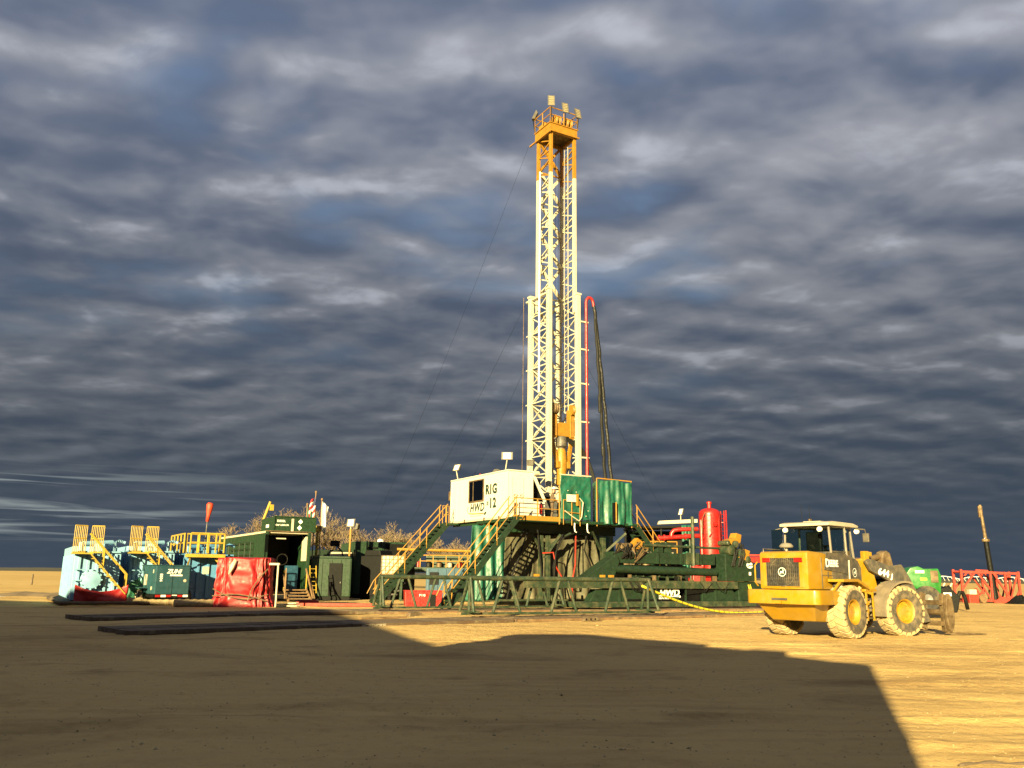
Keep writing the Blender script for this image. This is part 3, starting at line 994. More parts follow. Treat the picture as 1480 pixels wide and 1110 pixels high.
def frame_r(t):
    MB().bar((-0.05, 0.06, 7.2), (2.4, 0.06, 7.16), 0.06).build('top_rail', MAT['rail_yellow'], t)
    for x in (-0.05, 2.4):
        MB().tube((x, 0.1, 4.5), (x, 0.1, 7.2), 0.035).build('frame_post', MAT['rail_yellow'], t)
    MB().box(0.86, 1.14, -0.16, -0.12, 4.72, 5.85).build('opening', MAT['black_steel_and_shade'], t)
    MB().tube((1.1, -0.18, 4.72), (1.1, -0.18, 5.88), 0.04).build('frame_post', MAT['rail_yellow'], t)
    MB().box(-0.05, 2.4, 0.3, 0.5, 4.5, 4.62).build('sill', MAT['rig_green'], t)


tarp('windbreak_tarp', 'upright green tarp with a dark doorway slit at the right end of the floor', 5.52, -0.05, 0, wind_r, 48, 36, MAT['tarp_green'], 'green windbreak tarps', frame_r)
tarp('windbreak_tarp', 'dark recessed green tarp in the gap between the two windbreaks', 5.5, 0.15, 62,
     lambda a, c: (1.7 * a, 0.04 * math.sin(11 * a), 4.76 + 2.3 * c), 16, 12, MAT['tarp_green'], 'green windbreak tarps')


def drape(w, z0, z1, amp, k, flare=0.0, seed=0.0, lean=0.0):
    def fn(u_, v_):
        x = w * u_ + flare * (u_ - 0.5) * (1 - v_)
        z = z0 + (z1 - z0) * v_ + 0.06 * fbm(u_ * 6, seed)
        fan = (u_ - 0.5) * (1.0 + 0.5 * (1 - v_))
        y = amp * (0.3 + 0.7 * (1 - v_)) * (math.sin(k * fan * 6.28 + seed) + 0.6 * fbm(u_ * 5 + seed, v_ * 1.2, seed)) - lean * (1 - v_)
        return (x, y, z)
    return fn


tarp('hanging_tarp', 'grey olive tarp under the floor crossed by the shadow of the stairs', 0.75, 2.1, 0, drape(2.35, 0.35, 4.15, 0.06, 2.0, 0.4, 1.0), 50, 40, MAT['tarp_olive'], 'tarps around the substructure')
tarp('hanging_tarp', 'olive tarp with radiating folds hanging behind the green posts', 2.7, 1.9, 0, drape(3.9, 0.45, 4.0, 0.13, 4.0, 1.4, 2.2), 90, 40, MAT['tarp_olive'], 'tarps around the substructure')
tarp('hanging_tarp', 'long green tarp hanging below the white cabin behind the front stairs', -0.95, 2.9, -4, drape(1.9, 0.4, 4.45, 0.15, 3.0, 1.0, 3.3, 0.4), 60, 40, MAT['tarp_green'], 'tarps around the substructure')
tarp('hanging_tarp', 'dark green tarp hanging under the right end of the rig floor', 6.9, 3.4, 0, drape(2.2, 2.0, 4.3, 0.09, 3.0, 0.2, 4.4), 40, 24, MAT['tarp_green'], 'tarps around the substructure')
tarp('hanging_tarp', 'olive tarp closing the back of the substructure', 2.3, 6.9, 0, drape(5.8, 0.35, 4.2, 0.1, 5.0, 0.3, 5.5), 60, 20, MAT['tarp_olive'], 'tarps around the substructure')

# cables and red lines hanging in front of the tarps
t = rig_thing('cable_bundle', 'dark looping cables and red lines hanging below the rig floor', 'cables', 0, 0)
for k, pts in enumerate((
        [(3.6, 0.7, 4.0), (3.2, 0.6, 3.4), (2.9, 0.6, 2.2), (3.0, 0.6, 1.0), (3.4, 0.5, 0.5)],
        [(4.4, 0.7, 4.1), (3.5, 0.5, 3.8), (3.0, 0.5, 3.0), (2.9, 0.5, 1.8), (3.3, 0.5, 0.8)],
        [(1.2, 0.8, 4.2), (0.6, 0.7, 3.4), (0.2, 0.7, 2.6), (0.0, 0.8, 1.4)],
        [(1.4, 0.8, 4.2), (0.9, 0.7, 3.0), (0.4, 0.7, 1.8), (0.1, 0.8, 0.5)],
        [(5.6, 1.3, 4.0), (5.4, 1.2, 3.2), (5.9, 1.2, 2.2), (6.4, 1.1, 1.2)],
        [(4.9, 1.3, 4.0), (4.6, 1.2, 2.6), (4.7, 1.2, 1.2)],
        [(2.0, 0.8, 4.2), (2.1, 0.7, 2.8), (2.3, 0.7, 1.4), (2.4, 0.7, 0.4)])):
    MB().path(pts, 0.045, 6).build('cable', MAT['hose_black'], t)
MB().path([(2.3, 0.75, 2.95), (2.9, 0.6, 3.0), (3.1, 0.6, 2.2), (3.6, 0.6, 1.5), (4.2, 0.7, 1.4), (4.5, 0.8, 2.4), (4.6, 0.9, 4.0)], 0.035, 6).build('red_line', MAT['bright_red'], t)
MB().tube((4.05, 0.5, 0.3), (4.05, 0.5, 1.25), 0.07, 8).build('red_post', MAT['bright_red'], t)

# ---- mast
ML = (4.12, 3.0)
t = rig_thing('drilling_mast', 'tall white and orange lattice drilling mast with lights at its crown', 'drilling mast', ML[0], ML[1], FLOOR)
MW, MD1, MD2 = 2.12, 2.15, 1.5
ZL, ZU0, ZU1, ZO = 14.35, 13.2, 25.15, 22.35
low_legs = [(0, 0), (MW, 0), (0, MD1), (MW, MD1)]
up_legs = [(0.16, 0.12), (MW - 0.14, 0.12), (0.16, 0.12 + MD2), (MW - 0.14, 0.12 + MD2)]
for x, y in low_legs:
    MB().box(x - 0.14, x + 0.14, y - 0.14, y + 0.14, 0.55, ZL).build('leg', MAT['mast_white'], t, bevel=0.02)
    MB().box(x - 0.16, x + 0.16, y - 0.16, y + 0.16, 0.0, 0.548).build('foot', MAT['grey_steel'], t)
    MB().box(x - 0.19, x + 0.19, y - 0.17, y + 0.17, ZL + 0.002, ZL + 0.12).build('leg_cap', MAT['mast_white'], t)
for x, y in up_legs:
    MB().box(x - 0.10, x + 0.10, y - 0.10, y + 0.10, ZU0, ZO).build('leg', MAT['mast_white'], t, bevel=0.015)
    MB().box(x - 0.10, x + 0.10, y - 0.10, y + 0.10, ZO + 0.001, ZU1).build('leg', MAT['rig_orange'], t, bevel=0.015)


def brace(p, q, w, mat):
    MB().bar(p, q, w).build('brace', mat, t)


nb = 12
bh = (ZL - 0.9) / nb
for x in (0.0, MW):
    for k in range(nb + 1):
        z = 0.7 + k * bh
        ext = 0.42 if k % 2 == 0 and x == 0 else 0.0
        brace((x, -0.1, z), (x, MD1 + 0.1 + ext, z), 0.07 if k % 2 == 0 else 0.055, MAT['mast_white'])
        if k < nb:
            brace((x - 0.03, 0.05, z), (x - 0.03, MD1 - 0.05, z + bh), 0.06, MAT['mast_white'])
            brace((x + 0.05, 0.05, z + bh), (x + 0.05, MD1 - 0.05, z), 0.06, MAT['mast_white'])
nb2 = 6
bh2 = (ZL - 0.9) / nb2
for k in range(nb2 + 1):
    z = 0.7 + k * bh2
    brace((0, MD1 + 0.03, z), (MW, MD1 + 0.03, z), 0.09, MAT['mast_white'])
    if k < nb2:
        brace((0.05, MD1 + 0.06, z), (MW - 0.05, MD1 + 0.06, z + bh2), 0.14, MAT['mast_white'])
        brace((0.05, MD1 - 0.06, z + bh2), (MW - 0.05, MD1 - 0.06, z), 0.14, MAT['mast_white'])
nu_ = 18
hb = (ZU1 - ZL) / nu_
for x in (up_legs[0][0], up_legs[1][0]):
    for k in range(nu_):
        z = ZL + k * hb
        m = MAT['rig_orange'] if z + hb * 0.5 > ZO else MAT['mast_white']
        a, c = (0.12, 0.12 + MD2) if k % 2 else (0.12 + MD2, 0.12)
        brace((x, a, z), (x, c, z + hb), 0.07, m)
        if k % 4 == 0:
            brace((x, 0.12, z), (x, 0.12 + MD2, z), 0.07, m)
nb3 = 5
bh3 = (ZU1 - ZL) / nb3
for k in range(nb3):
    z = ZL + k * bh3
    m = MAT['rig_orange'] if z + bh3 * 0.6 > ZO else MAT['mast_white']
    y = 0.12 + MD2
    brace((0.2, y + 0.04, z), (MW - 0.2, y + 0.04, z + bh3), 0.17, m)
    brace((0.2, y - 0.06, z + bh3), (MW - 0.2, y - 0.06, z), 0.17, m)
    brace((0.1, y, z), (MW - 0.1, y, z), 0.085, m)
# ladder inside the far side
for s in (0, 1):
    MB().tube((MW - 0.35, 0.55 + 0.4 * s, 3), (MW - 0.35, 0.55 + 0.4 * s, ZU1 - 0.4), 0.022, 5).build('ladder_rail', MAT['cream'], t)
mb = MB()
for k in range(70):
    z = 3.2 + k * 0.31
    mb.tube((MW - 0.35, 0.55, z), (MW - 0.35, 0.95, z), 0.010, 4)
mb.build('ladder_rungs', MAT['cream'], t)
# centre guide beam, hydraulic ram and hoisting lines
MB().box(0.62, 0.73, 1.25, 1.36, 1.0, ZL).build('guide_beam', MAT['loader_grey'], t)
MB().tube((-0.1, 1.0, 8), (-0.1, 1.0, ZU1 - 2.5), 0.06, 8).build('lift_ram', MAT['white_paint'], t)
for k, (x, y) in enumerate(((0.5, 0.7), (0.95, 0.8), (1.25, 0.9), (1.5, 0.7))):
    MB().tube((x, y, 7.4 if k > 1 else 1.0), (x, y, ZU1 + 0.2), 0.009, 5).build('hoist_line', MAT['black_steel_and_shade'], t)
MB().tube((-0.35, 2.5, 0.5), (-0.35, 2.5, ZL + 0.1), 0.02, 5).build('hanging_line', MAT['worn_steel'], t)
MB().bar((-0.05, -0.1, ZL - 0.15), (-0.05, MD1 + 0.5, ZL - 0.15), 0.10).build('section_stop', MAT['mast_white'], t)
# crown
x0, x1, y0, y1, zc0 = 0.02, MW + 0.02, -0.02, 1.86, ZU1
for a, c, e_, g in ((x0, x1, y0, y0 + 0.14), (x0, x1, y1 - 0.14, y1)):
    MB().box(a, c, e_, g, zc0 + 0.002, zc0 + 0.62).build('crown_beam', MAT['rig_orange'], t, bevel=0.01)
for a, c, e_, g in ((x0, x0 + 0.14, y0 + 0.142, y1 - 0.142), (x1 - 0.14, x1, y0 + 0.142, y1 - 0.142)):
    MB().box(a, c, e_, g, zc0 + 0.002, zc0 + 0.60).build('crown_beam', MAT['rig_orange'], t, bevel=0.01)
MB().box(x0 - 0.05, x1 + 0.05, y0 - 0.05, y1 + 0.05, zc0 + 0.622, zc0 + 0.68).build('crown_deck', MAT['rig_orange'], t)
MB().box(x0 + 0.15, x1 - 0.15, y0 + 0.15, y1 - 0.15, zc0 + 0.2, zc0 + 0.3).build('crown_floor', MAT['worn_steel'], t)
MB().bar((x0 - 0.06, y0 - 0.1, zc0 - 0.04), (x0 - 0.06, y1 + 0.55, zc0 - 0.04), 0.09).build('outrigger', MAT['rig_orange'], t)
MB().bar((x0 - 0.05, y0 - 0.07, zc0 + 0.05), (x1 + 0.1, y0 - 0.07, zc0 + 0.05), 0.09).build('outrigger', MAT['rig_orange'], t)
zr = zc0 + 0.68
for p, q in (((x0, y0), (x1, y0)), ((x1, y0), (x1, y1)), ((x1, y1), (x0, y1)), ((x0, y1), (x0, y0))):
    handrail(t, (*p, zr), (*q, zr), MAT['rig_orange'], posts=2, h=1.05, r=0.035)
for x, y in ((0.5, 0.35), (0.75, 0.35), (1.35, 0.35), (1.65, 0.35), (1.0, 1.2), (1.3, 1.2)):
    MB().lathe([(0.08, 0), (0.38, 0), (0.42, 0.03), (0.36, 0.07), (0.42, 0.11), (0.38, 0.14), (0.08, 0.14)], (x, y, zr + 0.36), 'x', 18).build('sheave', MAT['rig_orange'], t)
MB().box(0.2, 0.9, 0.9, 1.7, zr + 0.05, zr + 0.5).build('crown_motor', MAT['rail_yellow'], t, bevel=0.04)
flood_light(t, (x0 + 0.1, y0, zr), (x0 + 0.05, y0 - 0.05, zr + 1.1), turn=-28, tilt=-14, size=(0.46, 0.86), rows=5, post='black_steel_and_shade', mat='lamp_cells')
flood_light(t, (1.15, y0, zr), (1.15, y0 - 0.08, zr + 0.9), turn=-10, tilt=-12, size=(0.46, 0.80), rows=5, post='black_steel_and_shade', mat='lamp_cells')
flood_light(t, (x1, y0, zr), (x1 + 0.05, y0 - 0.08, zr + 0.8), turn=0, tilt=-16, size=(0.46, 0.82), rows=5, post='black_steel_and_shade', mat='lamp_cells')
flood_light(t, (x0, y1, zr), (x0 - 0.1, y1 + 0.1, zr + 1.0), turn=-130, tilt=-25, size=(0.42, 0.7), post='black_steel_and_shade', mat='lamp_housing')

# ---- top drive hanging in the mast
t = rig_thing('top_drive', 'orange top drive with pulley blocks hanging low inside the mast', 'machine', ML[0] + 1.25, ML[1] + 0.55, FLOOR)
for x, s in ((-0.62, -1), (0.72, 1)):
    MB().box(x - 0.22, x + 0.22, -0.2, 0.2, 5.2, 7.0).build('block_frame', MAT['rig_orange'], t, bevel=0.05)
    for k in (-1, 0, 1):
        MB().lathe([(0.06, -0.04), (0.34, -0.04), (0.30, 0), (0.34, 0.04), (0.06, 0.04)], (x + k * 0.13 - 0.02, -0.22, 6.95), 'x', 18).build('pulley', MAT['worn_steel'] if s < 0 else MAT['rig_orange'], t)
    for k in range(4):
        MB().tube((x - 0.16 + 0.1 * k, -0.24, 5.3), (x - 0.16 + 0.1 * k, -0.24, 6.6), 0.03, 6).build('rod', MAT['rig_orange'], t)
MB().prism([(-0.8, 5.3), (0.9, 5.3), (0.9, 5.75), (0.3, 6.15), (-0.2, 6.15), (-0.8, 5.75)], -0.18, 0.18, 'xz').build('yoke', MAT['rig_orange'], t, bevel=0.03)
MB().lathe([(0.28, 5.3), (0.34, 5.2), (0.34, 4.7), (0.22, 4.6), (0.22, 4.4)], n=18).build('motor', MAT['loader_dark'], t, smooth='auto')
for s in (-1, 1):
    MB().bar((s * 0.75, -0.05, 5.4), (s * 0.42, -0.1, 3.7), 0.16, 0.2).build('link_arm', MAT['rig_orange'], t)
    MB().box(s * 0.36 - 0.12, s * 0.36 + 0.12, -0.3, 0.1, 3.35, 3.75).build('clamp', MAT['rig_orange'], t, bevel=0.03)
MB().lathe([(0.16, 4.7), (0.28, 4.4), (0.34, 4.0), (0.36, 3.4), (0.30, 3.1), (0.30, 2.75), (0.34, 2.7), (0.34, 2.35), (0.2, 2.3)], n=20).build('quill_housing', MAT['rig_orange'], t, smooth='auto')
MB().tube((0, 0, 0.6), (0, 0, 2.35), 0.10, 12).build('drill_pipe', MAT['worn_steel'], t)
MB().tube((0.3, 0.1, 0.6), (0.3, 0.1, 2.2), 0.09, 12).build('guide_pipe', MAT['mast_white'], t)
for k in range(4):
    MB().path([(0.3, -0.25, 5.2 - 0.05 * k), (0.9, -0.4, 4.9 - 0.1 * k), (1.5, -0.6, 4.2 - 0.12 * k), (1.9 + 0.04 * k, -0.7, 3.0 - 0.2 * k), (2.1 + 0.05 * k, -0.7, 1.6)], 0.06, 6).build('service_hose', MAT['hose_black'], t)

# ---- standpipe and mud hoses
t = rig_thing('standpipe', 'thin red standpipe with curved top running up beside the mast', 'pipe', ML[0] + MW + 0.62, ML[1] - 0.05, FLOOR)
MB().path([(0, 0, 0.2), (0, 0, 14.0), (0.03, -0.02, 14.15), (0.14, -0.05, 14.3), (0.27, -0.08, 14.3), (0.40, -0.1, 14.2), (0.46, -0.12, 14.0), (0.5, -0.12, 13.75)], 0.095, 10).build('pipe', MAT['vessel_red'], t, smooth='auto')
for z in (4, 6.2, 8.6, 10.8, 12.6):
    MB().box(-0.6, 0.13, -0.06, 0.06, z, z + 0.09).build('clamp', MAT['mast_white'], t)
t = rig_thing('mud_hose', 'black mud hoses hanging from the red standpipe down behind the tarps', 'hose', ML[0] + MW + 1.12, ML[1] - 0.17, FLOOR)
def hang(dx0, dx1, z0, z1, n=26, sway=0.18):
    pts = []
    for k in range(n + 1):
        f = k / n
        pts.append((dx0 + (dx1 - dx0) * f ** 0.8 + 0.02 * math.sin(k * 2.1), -0.02 * math.sin(k * 1.3) - 0.4 * f, z0 + (z1 - z0) * f))
    return pts
MB().path(hang(0.0, 0.95, 13.8, 2.4), 0.10, 8, rf=lambda k: 0.10 + 0.012 * (k % 2)).build('hose', MAT['hose_black'], t)
MB().path(hang(0.05, 0.48, 13.6, 2.4), 0.095, 8, rf=lambda k: 0.095 + 0.012 * (k % 2)).build('hose', MAT['hose_black'], t)
MB().path([(0.95, -0.4, 2.4), (0.85, -0.4, 2.1), (0.65, -0.4, 2.05), (0.48, -0.4, 2.4)], 0.085, 8).build('hose_bend', MAT['hose_black'], t)
MB().tube((0.24, -0.2, 8.0), (0.27, -0.22, 6.9), 0.11, 8).build('hose_wrap', MAT['hose_black'], t)
MB().tube((0.36, -0.3, 4.9), (0.4, -0.32, 4.2), 0.11, 8).build('hose_wrap', MAT['hose_black'], t)

# ---- guy wires
def guy(label, a, q, r=0.007):
    a = Vector(a)
    q = Vector(q)
    pts = []
    for k in range(21):
        f = k / 20
        p = a.lerp(q, f)
        p.z -= 0.9 * math.sin(math.pi * f)
        p.z = max(p.z, q.z)
        pts.append(p - a)
    t = link('guy_wire', MB().path(pts, r, 5).mesh('guy_wire', MAT['black_steel_and_shade']), None, a)
    tag(t, label, 'wire', 'guy wires of the mast')
    return t


crown = rig_pt(ML[0] - 0.2, ML[1] + 2.3, FLOOR + ZU1 - 0.1)
mid = rig_pt(ML[0] - 0.1, ML[1] + 2.6, FLOOR + ZL - 0.2)
guy('longest guy wire from the mast crown down to the far left', crown, (-12.5, 66.0, 0.0))
guy('guy wire from the left tip at half mast down to the left', mid, (-10.5, 63.0, 0.0))
guy('steep guy wire from half mast down behind the white cabin', rig_pt(ML[0], ML[1] + 2.2, FLOOR + 10.5), (-8.0, 66.0, 0.0))
guy('guy wire running from the mast side down to the right', rig_pt(ML[0] + MW + 0.2, ML[1] + 1.5, FLOOR + 12.8), (17.5, 74.0, 0.0))

# ------------------------------------------------------------------ timber mats laid on the pad
def rig_mat(label, u, v, turn, L, Wd=2.4, H=0.13, planks=8, text=None, dz=0.0):
    t = rig_thing('rig_mat', label, 'mat', u, v, -0.02 + dz, turn, 'timber mats laid on the gravel')
    pw = Wd / planks
    pm = MB().box(0.09, L - 0.09, 0.008, pw - 0.008, 0, H).mesh('plank', MAT['mat_wood'], bevel=0.015)
    for k in range(planks):
        o = link('plank', pm, t, (random.uniform(-.02, .02), k * pw, random.uniform(-0.012, 0.012)))
        o.rotation_euler = (0, random.uniform(-.002, .002), 0)
    for x in (0.0, L - 0.088):
        MB().box(x, x + 0.085, -0.01, Wd + 0.01, -0.005, H + 0.012).build('end_channel', MAT['mat_wood'], t, bevel=0.01)
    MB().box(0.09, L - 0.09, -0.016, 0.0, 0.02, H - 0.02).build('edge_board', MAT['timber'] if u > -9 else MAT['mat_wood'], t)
    if text:
        lettering(text, 0.135, MAT['cream'], t, (0.35, -0.018, 0.018), (R(90), 0, 0), bold=0.003, ext=0.002, spacing=1.15)
    return t


def row(u, v, turn, lens, labels, text_at=None):
    for k, L in enumerate(lens):
        rig_mat(labels[k], u, v, turn + random.uniform(-0.5, .5), L, text='WORKHORSE' if k == text_at else None)
        u += (L + 0.08) * math.cos(R(turn))
        v += (L + 0.08) * math.sin(R(turn))


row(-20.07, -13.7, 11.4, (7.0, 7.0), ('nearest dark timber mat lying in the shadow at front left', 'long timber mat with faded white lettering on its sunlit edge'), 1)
row(-6.2, -10.9, 7.0, (5.4, 5.2, 5.4), ('timber mat in front of the left end of the nearer pipe rack', 'timber mat in front of the middle of the nearer pipe rack', 'rightmost timber mat ending by the yellow loader'))
row(-20.3, -5.75, 15.0, (5.6, 5.6, 2.6), ('dark timber mat in shadow in front of the red tarp bundle', 'timber mat half in shadow in front of the open green shed', 'short timber mat beside the left end of the farther pipe rack'))
row(-8.7, -3.6, 2.0, (5.2, 5.0), ('timber mat under the left half of the farther pipe rack', 'timber mat under the right half of the farther pipe rack'))
row(2.2, -4.0, 0.0, (5.8, 6.0), ('timber mat under the left half of the lettered green skid', 'timber mat under the right half of the lettered green skid'))

mb = MB()
t = rig_thing('broken_plank', 'short broken plank lying against the nearer timber mats', 'plank', -3.4, -11.25, 0.02, 12)
MB().prism([(0, 0), (0.9, 0), (0.97, 0.05), (0.9, 0.13), (0.12, 0.14), (0.03, 0.08)], -0.1, 0.1, 'xz').build('board', MAT['mat_wood'], t, bevel=0.01)
for k in range(3):
    MB().box(0.1 + 0.25 * k, 0.16 + 0.25 * k, -0.112, -0.1, 0.03, 0.1).build('slot', MAT['black_steel_and_shade'], t)


# ------------------------------------------------------------------ pipe racks: a top beam on splayed legs
def pipe_rack(label, u, v, turn, L, H=1.4, n=3, z=0.2):
    t = rig_thing('pipe_rack', label, 'pipe rack', u, v, z, turn, 'green pipe racks')
    m = MAT['dirty_green']
    MB().tube((-0.1, 0, H), (L + 0.1, 0, H), 0.095, 12).build('top_beam', m, t, smooth='auto')
    MB().box(-0.3, L + 0.3, -0.10, 0.10, 0.0, 0.09).build('base_rail', m, t, bevel=0.01)
    for x, dx in ((0.0, 1), (L, -1)):
        MB().box(x - 0.12, x + 0.12, -0.75, 0.75, 0.092, 0.16).build('foot_beam', m, t)
        MB().tube((x, 0, 0.1), (x, 0, H), 0.06, 8).build('leg', m, t)
        for s in (-1, 1):
            MB().tube((x - dx * 0.1, s * 0.62, 0.12), (x, s * 0.08, H), 0.065, 8).build('leg', m, t)
    for k in range(n):
        c = L * (k + 0.62) / (n + 0.24)
        for dx in (-1, 1):
            MB().tube((c + dx * 0.62, -0.02, 0.06), (c + dx * 0.19, 0, H), 0.062, 8).build('leg', m, t)
    return t


pipe_rack('farther green pipe rack standing in front of the stairs and red bin', -8.3, -2.5, 0.5, 9.4, n=5)
pipe_rack('nearer green pipe rack standing on the front timber mats', -7.2, -9.0, -1.5, 8.7, n=3)

# yellow strap from the rack down to the ground
t = rig_thing('yellow_strap', 'yellow striped strap slung from the nearer pipe rack to the ground', 'strap', 1.3, -9.2)
pts = [Vector((-0.1, 0, 1.35)).lerp(Vector((8.6, 1.2, 0.12)), k / 24) - Vector((0, 0, 0.45 * math.sin(math.pi * k / 24))) for k in range(25)]
pts = [(p.x, p.y, max(p.z, 0.1)) for p in pts]
MB().path(pts, 0.055, 8).build('strap', MAT['strap_yellow'], t, smooth=True)
mb = MB()
for k in range(1, 24):
    a, b_ = Vector(pts[k]), Vector(pts[min(k + 1, 24)])
    mb.tube(a, a.lerp(b_, 0.10), 0.058, 8)
mb.build('stripe', MAT['letter_green'], t)

# ------------------------------------------------------------------ green pipe handling skid with the white lettering
t = rig_thing('catwalk_skid', 'dark green pipe handling skid with white lettering at the foot of the rig', 'machine', 0, -2.6, 0.2)
MB().box(1.8, 14.3, -0.5, 0.9, 0.0, 0.28).build('skid_base', MAT['dirty_green'], t, bevel=0.03)
MB().box(4.2, 8.9, -0.12, 0.5, 0.28, 0.95).build('side_panel', MAT['deck_green'], t, bevel=0.02)
MB().prism([(10.6, 0.28), (13.5, 0.28), (12.8, 0.95), (10.6, 0.95)], -0.12, 0.5, 'xz').build('side_panel', MAT['deck_green'], t, bevel=0.02)
MB().prism([(3.0, 0.28), (4.2, 0.28), (4.2, 0.9), (3.4, 0.9)], -0.1, 0.45, 'xz').build('side_panel', MAT['deck_green'], t, bevel=0.02)
for x in (4.8, 7.2, 9.3, 11.5):
    MB().box(x, x + 0.10, -0.20, -0.122, 0.28, 0.94).build('rib', MAT['deck_green'], t)
MB().box(-0.9, 13.1, -0.35, -0.05, 0.95, 1.36).build('side_beam', MAT['dirty_green'], t, bevel=0.025)
MB().box(1.0, 13.0, 0.5, 0.8, 0.95, 1.36).build('side_beam', MAT['dirty_green'], t, bevel=0.025)
MB().prism([(2.6, 1.37), (4.6, 1.37), (5.0, 2.3), (4.9, 2.6), (4.5, 2.5)], 0.0, 0.8, 'xz').build('ramp_nose', MAT['deck_green'], t, bevel=0.03)
MB().tube((4.4, 0.2, 1.95), (11.9, 0.2, 1.85), 0.22, 16).build('trough', MAT['deck_green'], t, smooth='auto')
MB().box(4.8, 11.9, 0.15, 1.0, 2.25, 2.85).build('deck_box', MAT['deck_green'], t, bevel=0.03)
for x in (6.2, 7.6, 9.3, 10.7):
    MB().box(x, x + 0.14, 0.06, 0.148, 2.25, 2.84).build('rib', MAT['deck_green'], t)
MB().box(9.7, 10.6, 0.03, 0.146, 2.25, 2.9).build('access_plate', MAT['dirty_green'], t, bevel=0.01)
MB().tube((5.6, 0.2, 3.25), (12.4, 0.2, 3.2), 0.07, 8).build('guard_pipe', MAT['dirty_green'], t)
for x in (8.0, 8.6):
    MB().box(x - 0.2, x + 0.2, 0.25, 0.6, 2.86, 3.4).build('bracket', MAT['deck_green'], t, bevel=0.02)
MB().tube((10.15, 0.0, 2.2), (10.15, 0.0, 4.9), 0.10, 10).build('tall_post', MAT['dirty_green'], t)
MB().bar((6.0, 0.0, 2.3), (6.9, -0.02, 3.0), 0.06).build('stay', MAT['worn_steel'], t)
# machinery at the right hand end
MB().prism([(12.2, 1.37), (14.4, 1.37), (14.7, 1.9), (14.3, 2.5), (13.2, 2.9), (12.2, 2.9)], -0.35, 0.9, 'xz').build('power_unit', MAT['deck_green'], t, bevel=0.05)
MB().prism([(13.3, 0.28), (14.9, 0.28), (15.2, 1.2), (14.6, 1.36), (13.2, 1.36)], -0.2, 0.8, 'xz').build('power_unit', MAT['deck_green'], t, bevel=0.05)
for (x, z, r) in ((12.6, 3.1, 0.28), (13.0, 3.45, 0.2), (12.4, 3.5, 0.14), (13.4, 2.95, 0.25), (13.9, 2.6, 0.2)):
    MB().lathe([(r * .6, -0.5), (r, -0.45), (r, 0.3), (r * .6, 0.35)], (x, 0, z), 'y', 12).build('hydraulic_motor', MAT['dirty_green'], t, smooth='auto')
MB().prism([(12.9, 3.3), (13.5, 3.55), (13.6, 4.0), (13.2, 4.1), (13.05, 3.8), (12.6, 3.7)], -0.3, 0.2, 'xz').build('pipe_clamp', MAT['rig_orange'], t, bevel=0.04)
MB().prism([(13.2, 2.7), (13.9, 2.5), (14.1, 3.1), (13.7, 3.2)], -0.42, -0.1, 'xz').build('pipe_clamp', MAT['rig_orange'], t, bevel=0.04)
rs = random.Random(3)
for k in range(9):
    x = 12.3 + rs.random() * 1.3
    MB().path([(x, -0.4, 2.2), (x + 0.2, -0.5, 2.7 + rs.random() * .5), (x + 0.3, -0.3, 3.2 + rs.random() * .4), (x + 0.7 * rs.random(), 0.1, 2.9)], 0.035, 5).build('hose', MAT['hose_black'], t)
mb = MB()
mb.lathe([(0.10, -0.01), (0.40, -0.01), (0.40, -0.02), (0.10, -0.02)], (0, 0, 0), 'y', 24)
o = mb.build('badge', MAT['letter_white'], t)
o.location, o.scale = (14.05, -0.352, 2.28), (0.62, 1, 0.44)
MB().path([(13.85, -0.40, 2.22), (14.05, -0.40, 2.30), (14.2, -0.40, 2.26), (14.28, -0.40, 2.36)], 0.022, 5).build('badge_mark', MAT['deck_green'], t)
MB().box(13.98, 14.14, -0.362, -0.352, 1.72, 1.9).build('sticker', MAT['letter_white'], t)
MB().path([(13.95, -0.28, 1.2), (14.02, -0.3, 0.8), (14.1, -0.28, 1.2), (14.22, -0.3, 0.8)], 0.03, 5).build('yellow_sling', MAT['strap_yellow'], t)
lettering('HWD', 0.52, MAT['letter_white'], t, (7.55, -0.128, 0.56), (R(90), 0, 0), bold=0.018, shear=0.15, sx=1.05)
lettering('PRO-20-M-4', 0.17, MAT['letter_white'], t, (7.5, -0.128, 0.36), (R(90), 0, 0), bold=0.006)
MB().path([(7.5, -0.125, 0.56), (8.3, -0.125, 0.54), (8.9, -0.13, 0.52)], 0.02, 5).lathe([(0.06, -0.14), (0.06, -0.12)], (8.95, 0, 0.53), 'y', 10).build('logo_pipe', MAT['letter_white'], t)
# hydraulic tangle at the ramp end
for k in range(12):
    x = 5.0 + rs.random() * 1.3
    z = 2.7 + rs.random() * 0.4
    MB().path([(x, 0.1, 2.5), (x + rs.uniform(-.3, .3), -0.15, z), (x + rs.uniform(-.5, .5), 0.0, z + 0.3), (x + rs.uniform(-.5, .6), 0.2, 2.7)], 0.045, 5).build('hose', MAT['hose_black' if k % 3 else 'worn_steel'], t)
MB().box(5.2, 5.9, 0.1, 0.6, 2.86, 3.3).build('valve_block', MAT['worn_steel'], t, bevel=0.04)
MB().prism([(6.0, 3.0), (6.5, 3.0), (6.6, 3.4), (6.25, 3.6), (5.95, 3.35)], 0.0, 0.3, 'xz').build('orange_bracket', MAT['rig_orange'], t, bevel=0.03)
for x, m in ((3.6, 'rig_orange'), (4.15, 'rig_orange'), (2.0, 'cream'), (-0.4, 'rig_orange'), (0.9, 'cream')):
    MB().box(x, x + 0.2, -0.38, -0.12, 1.362, 1.5 if m == 'cream' else 1.62).build('stop_block', MAT[m], t, bevel=0.02)

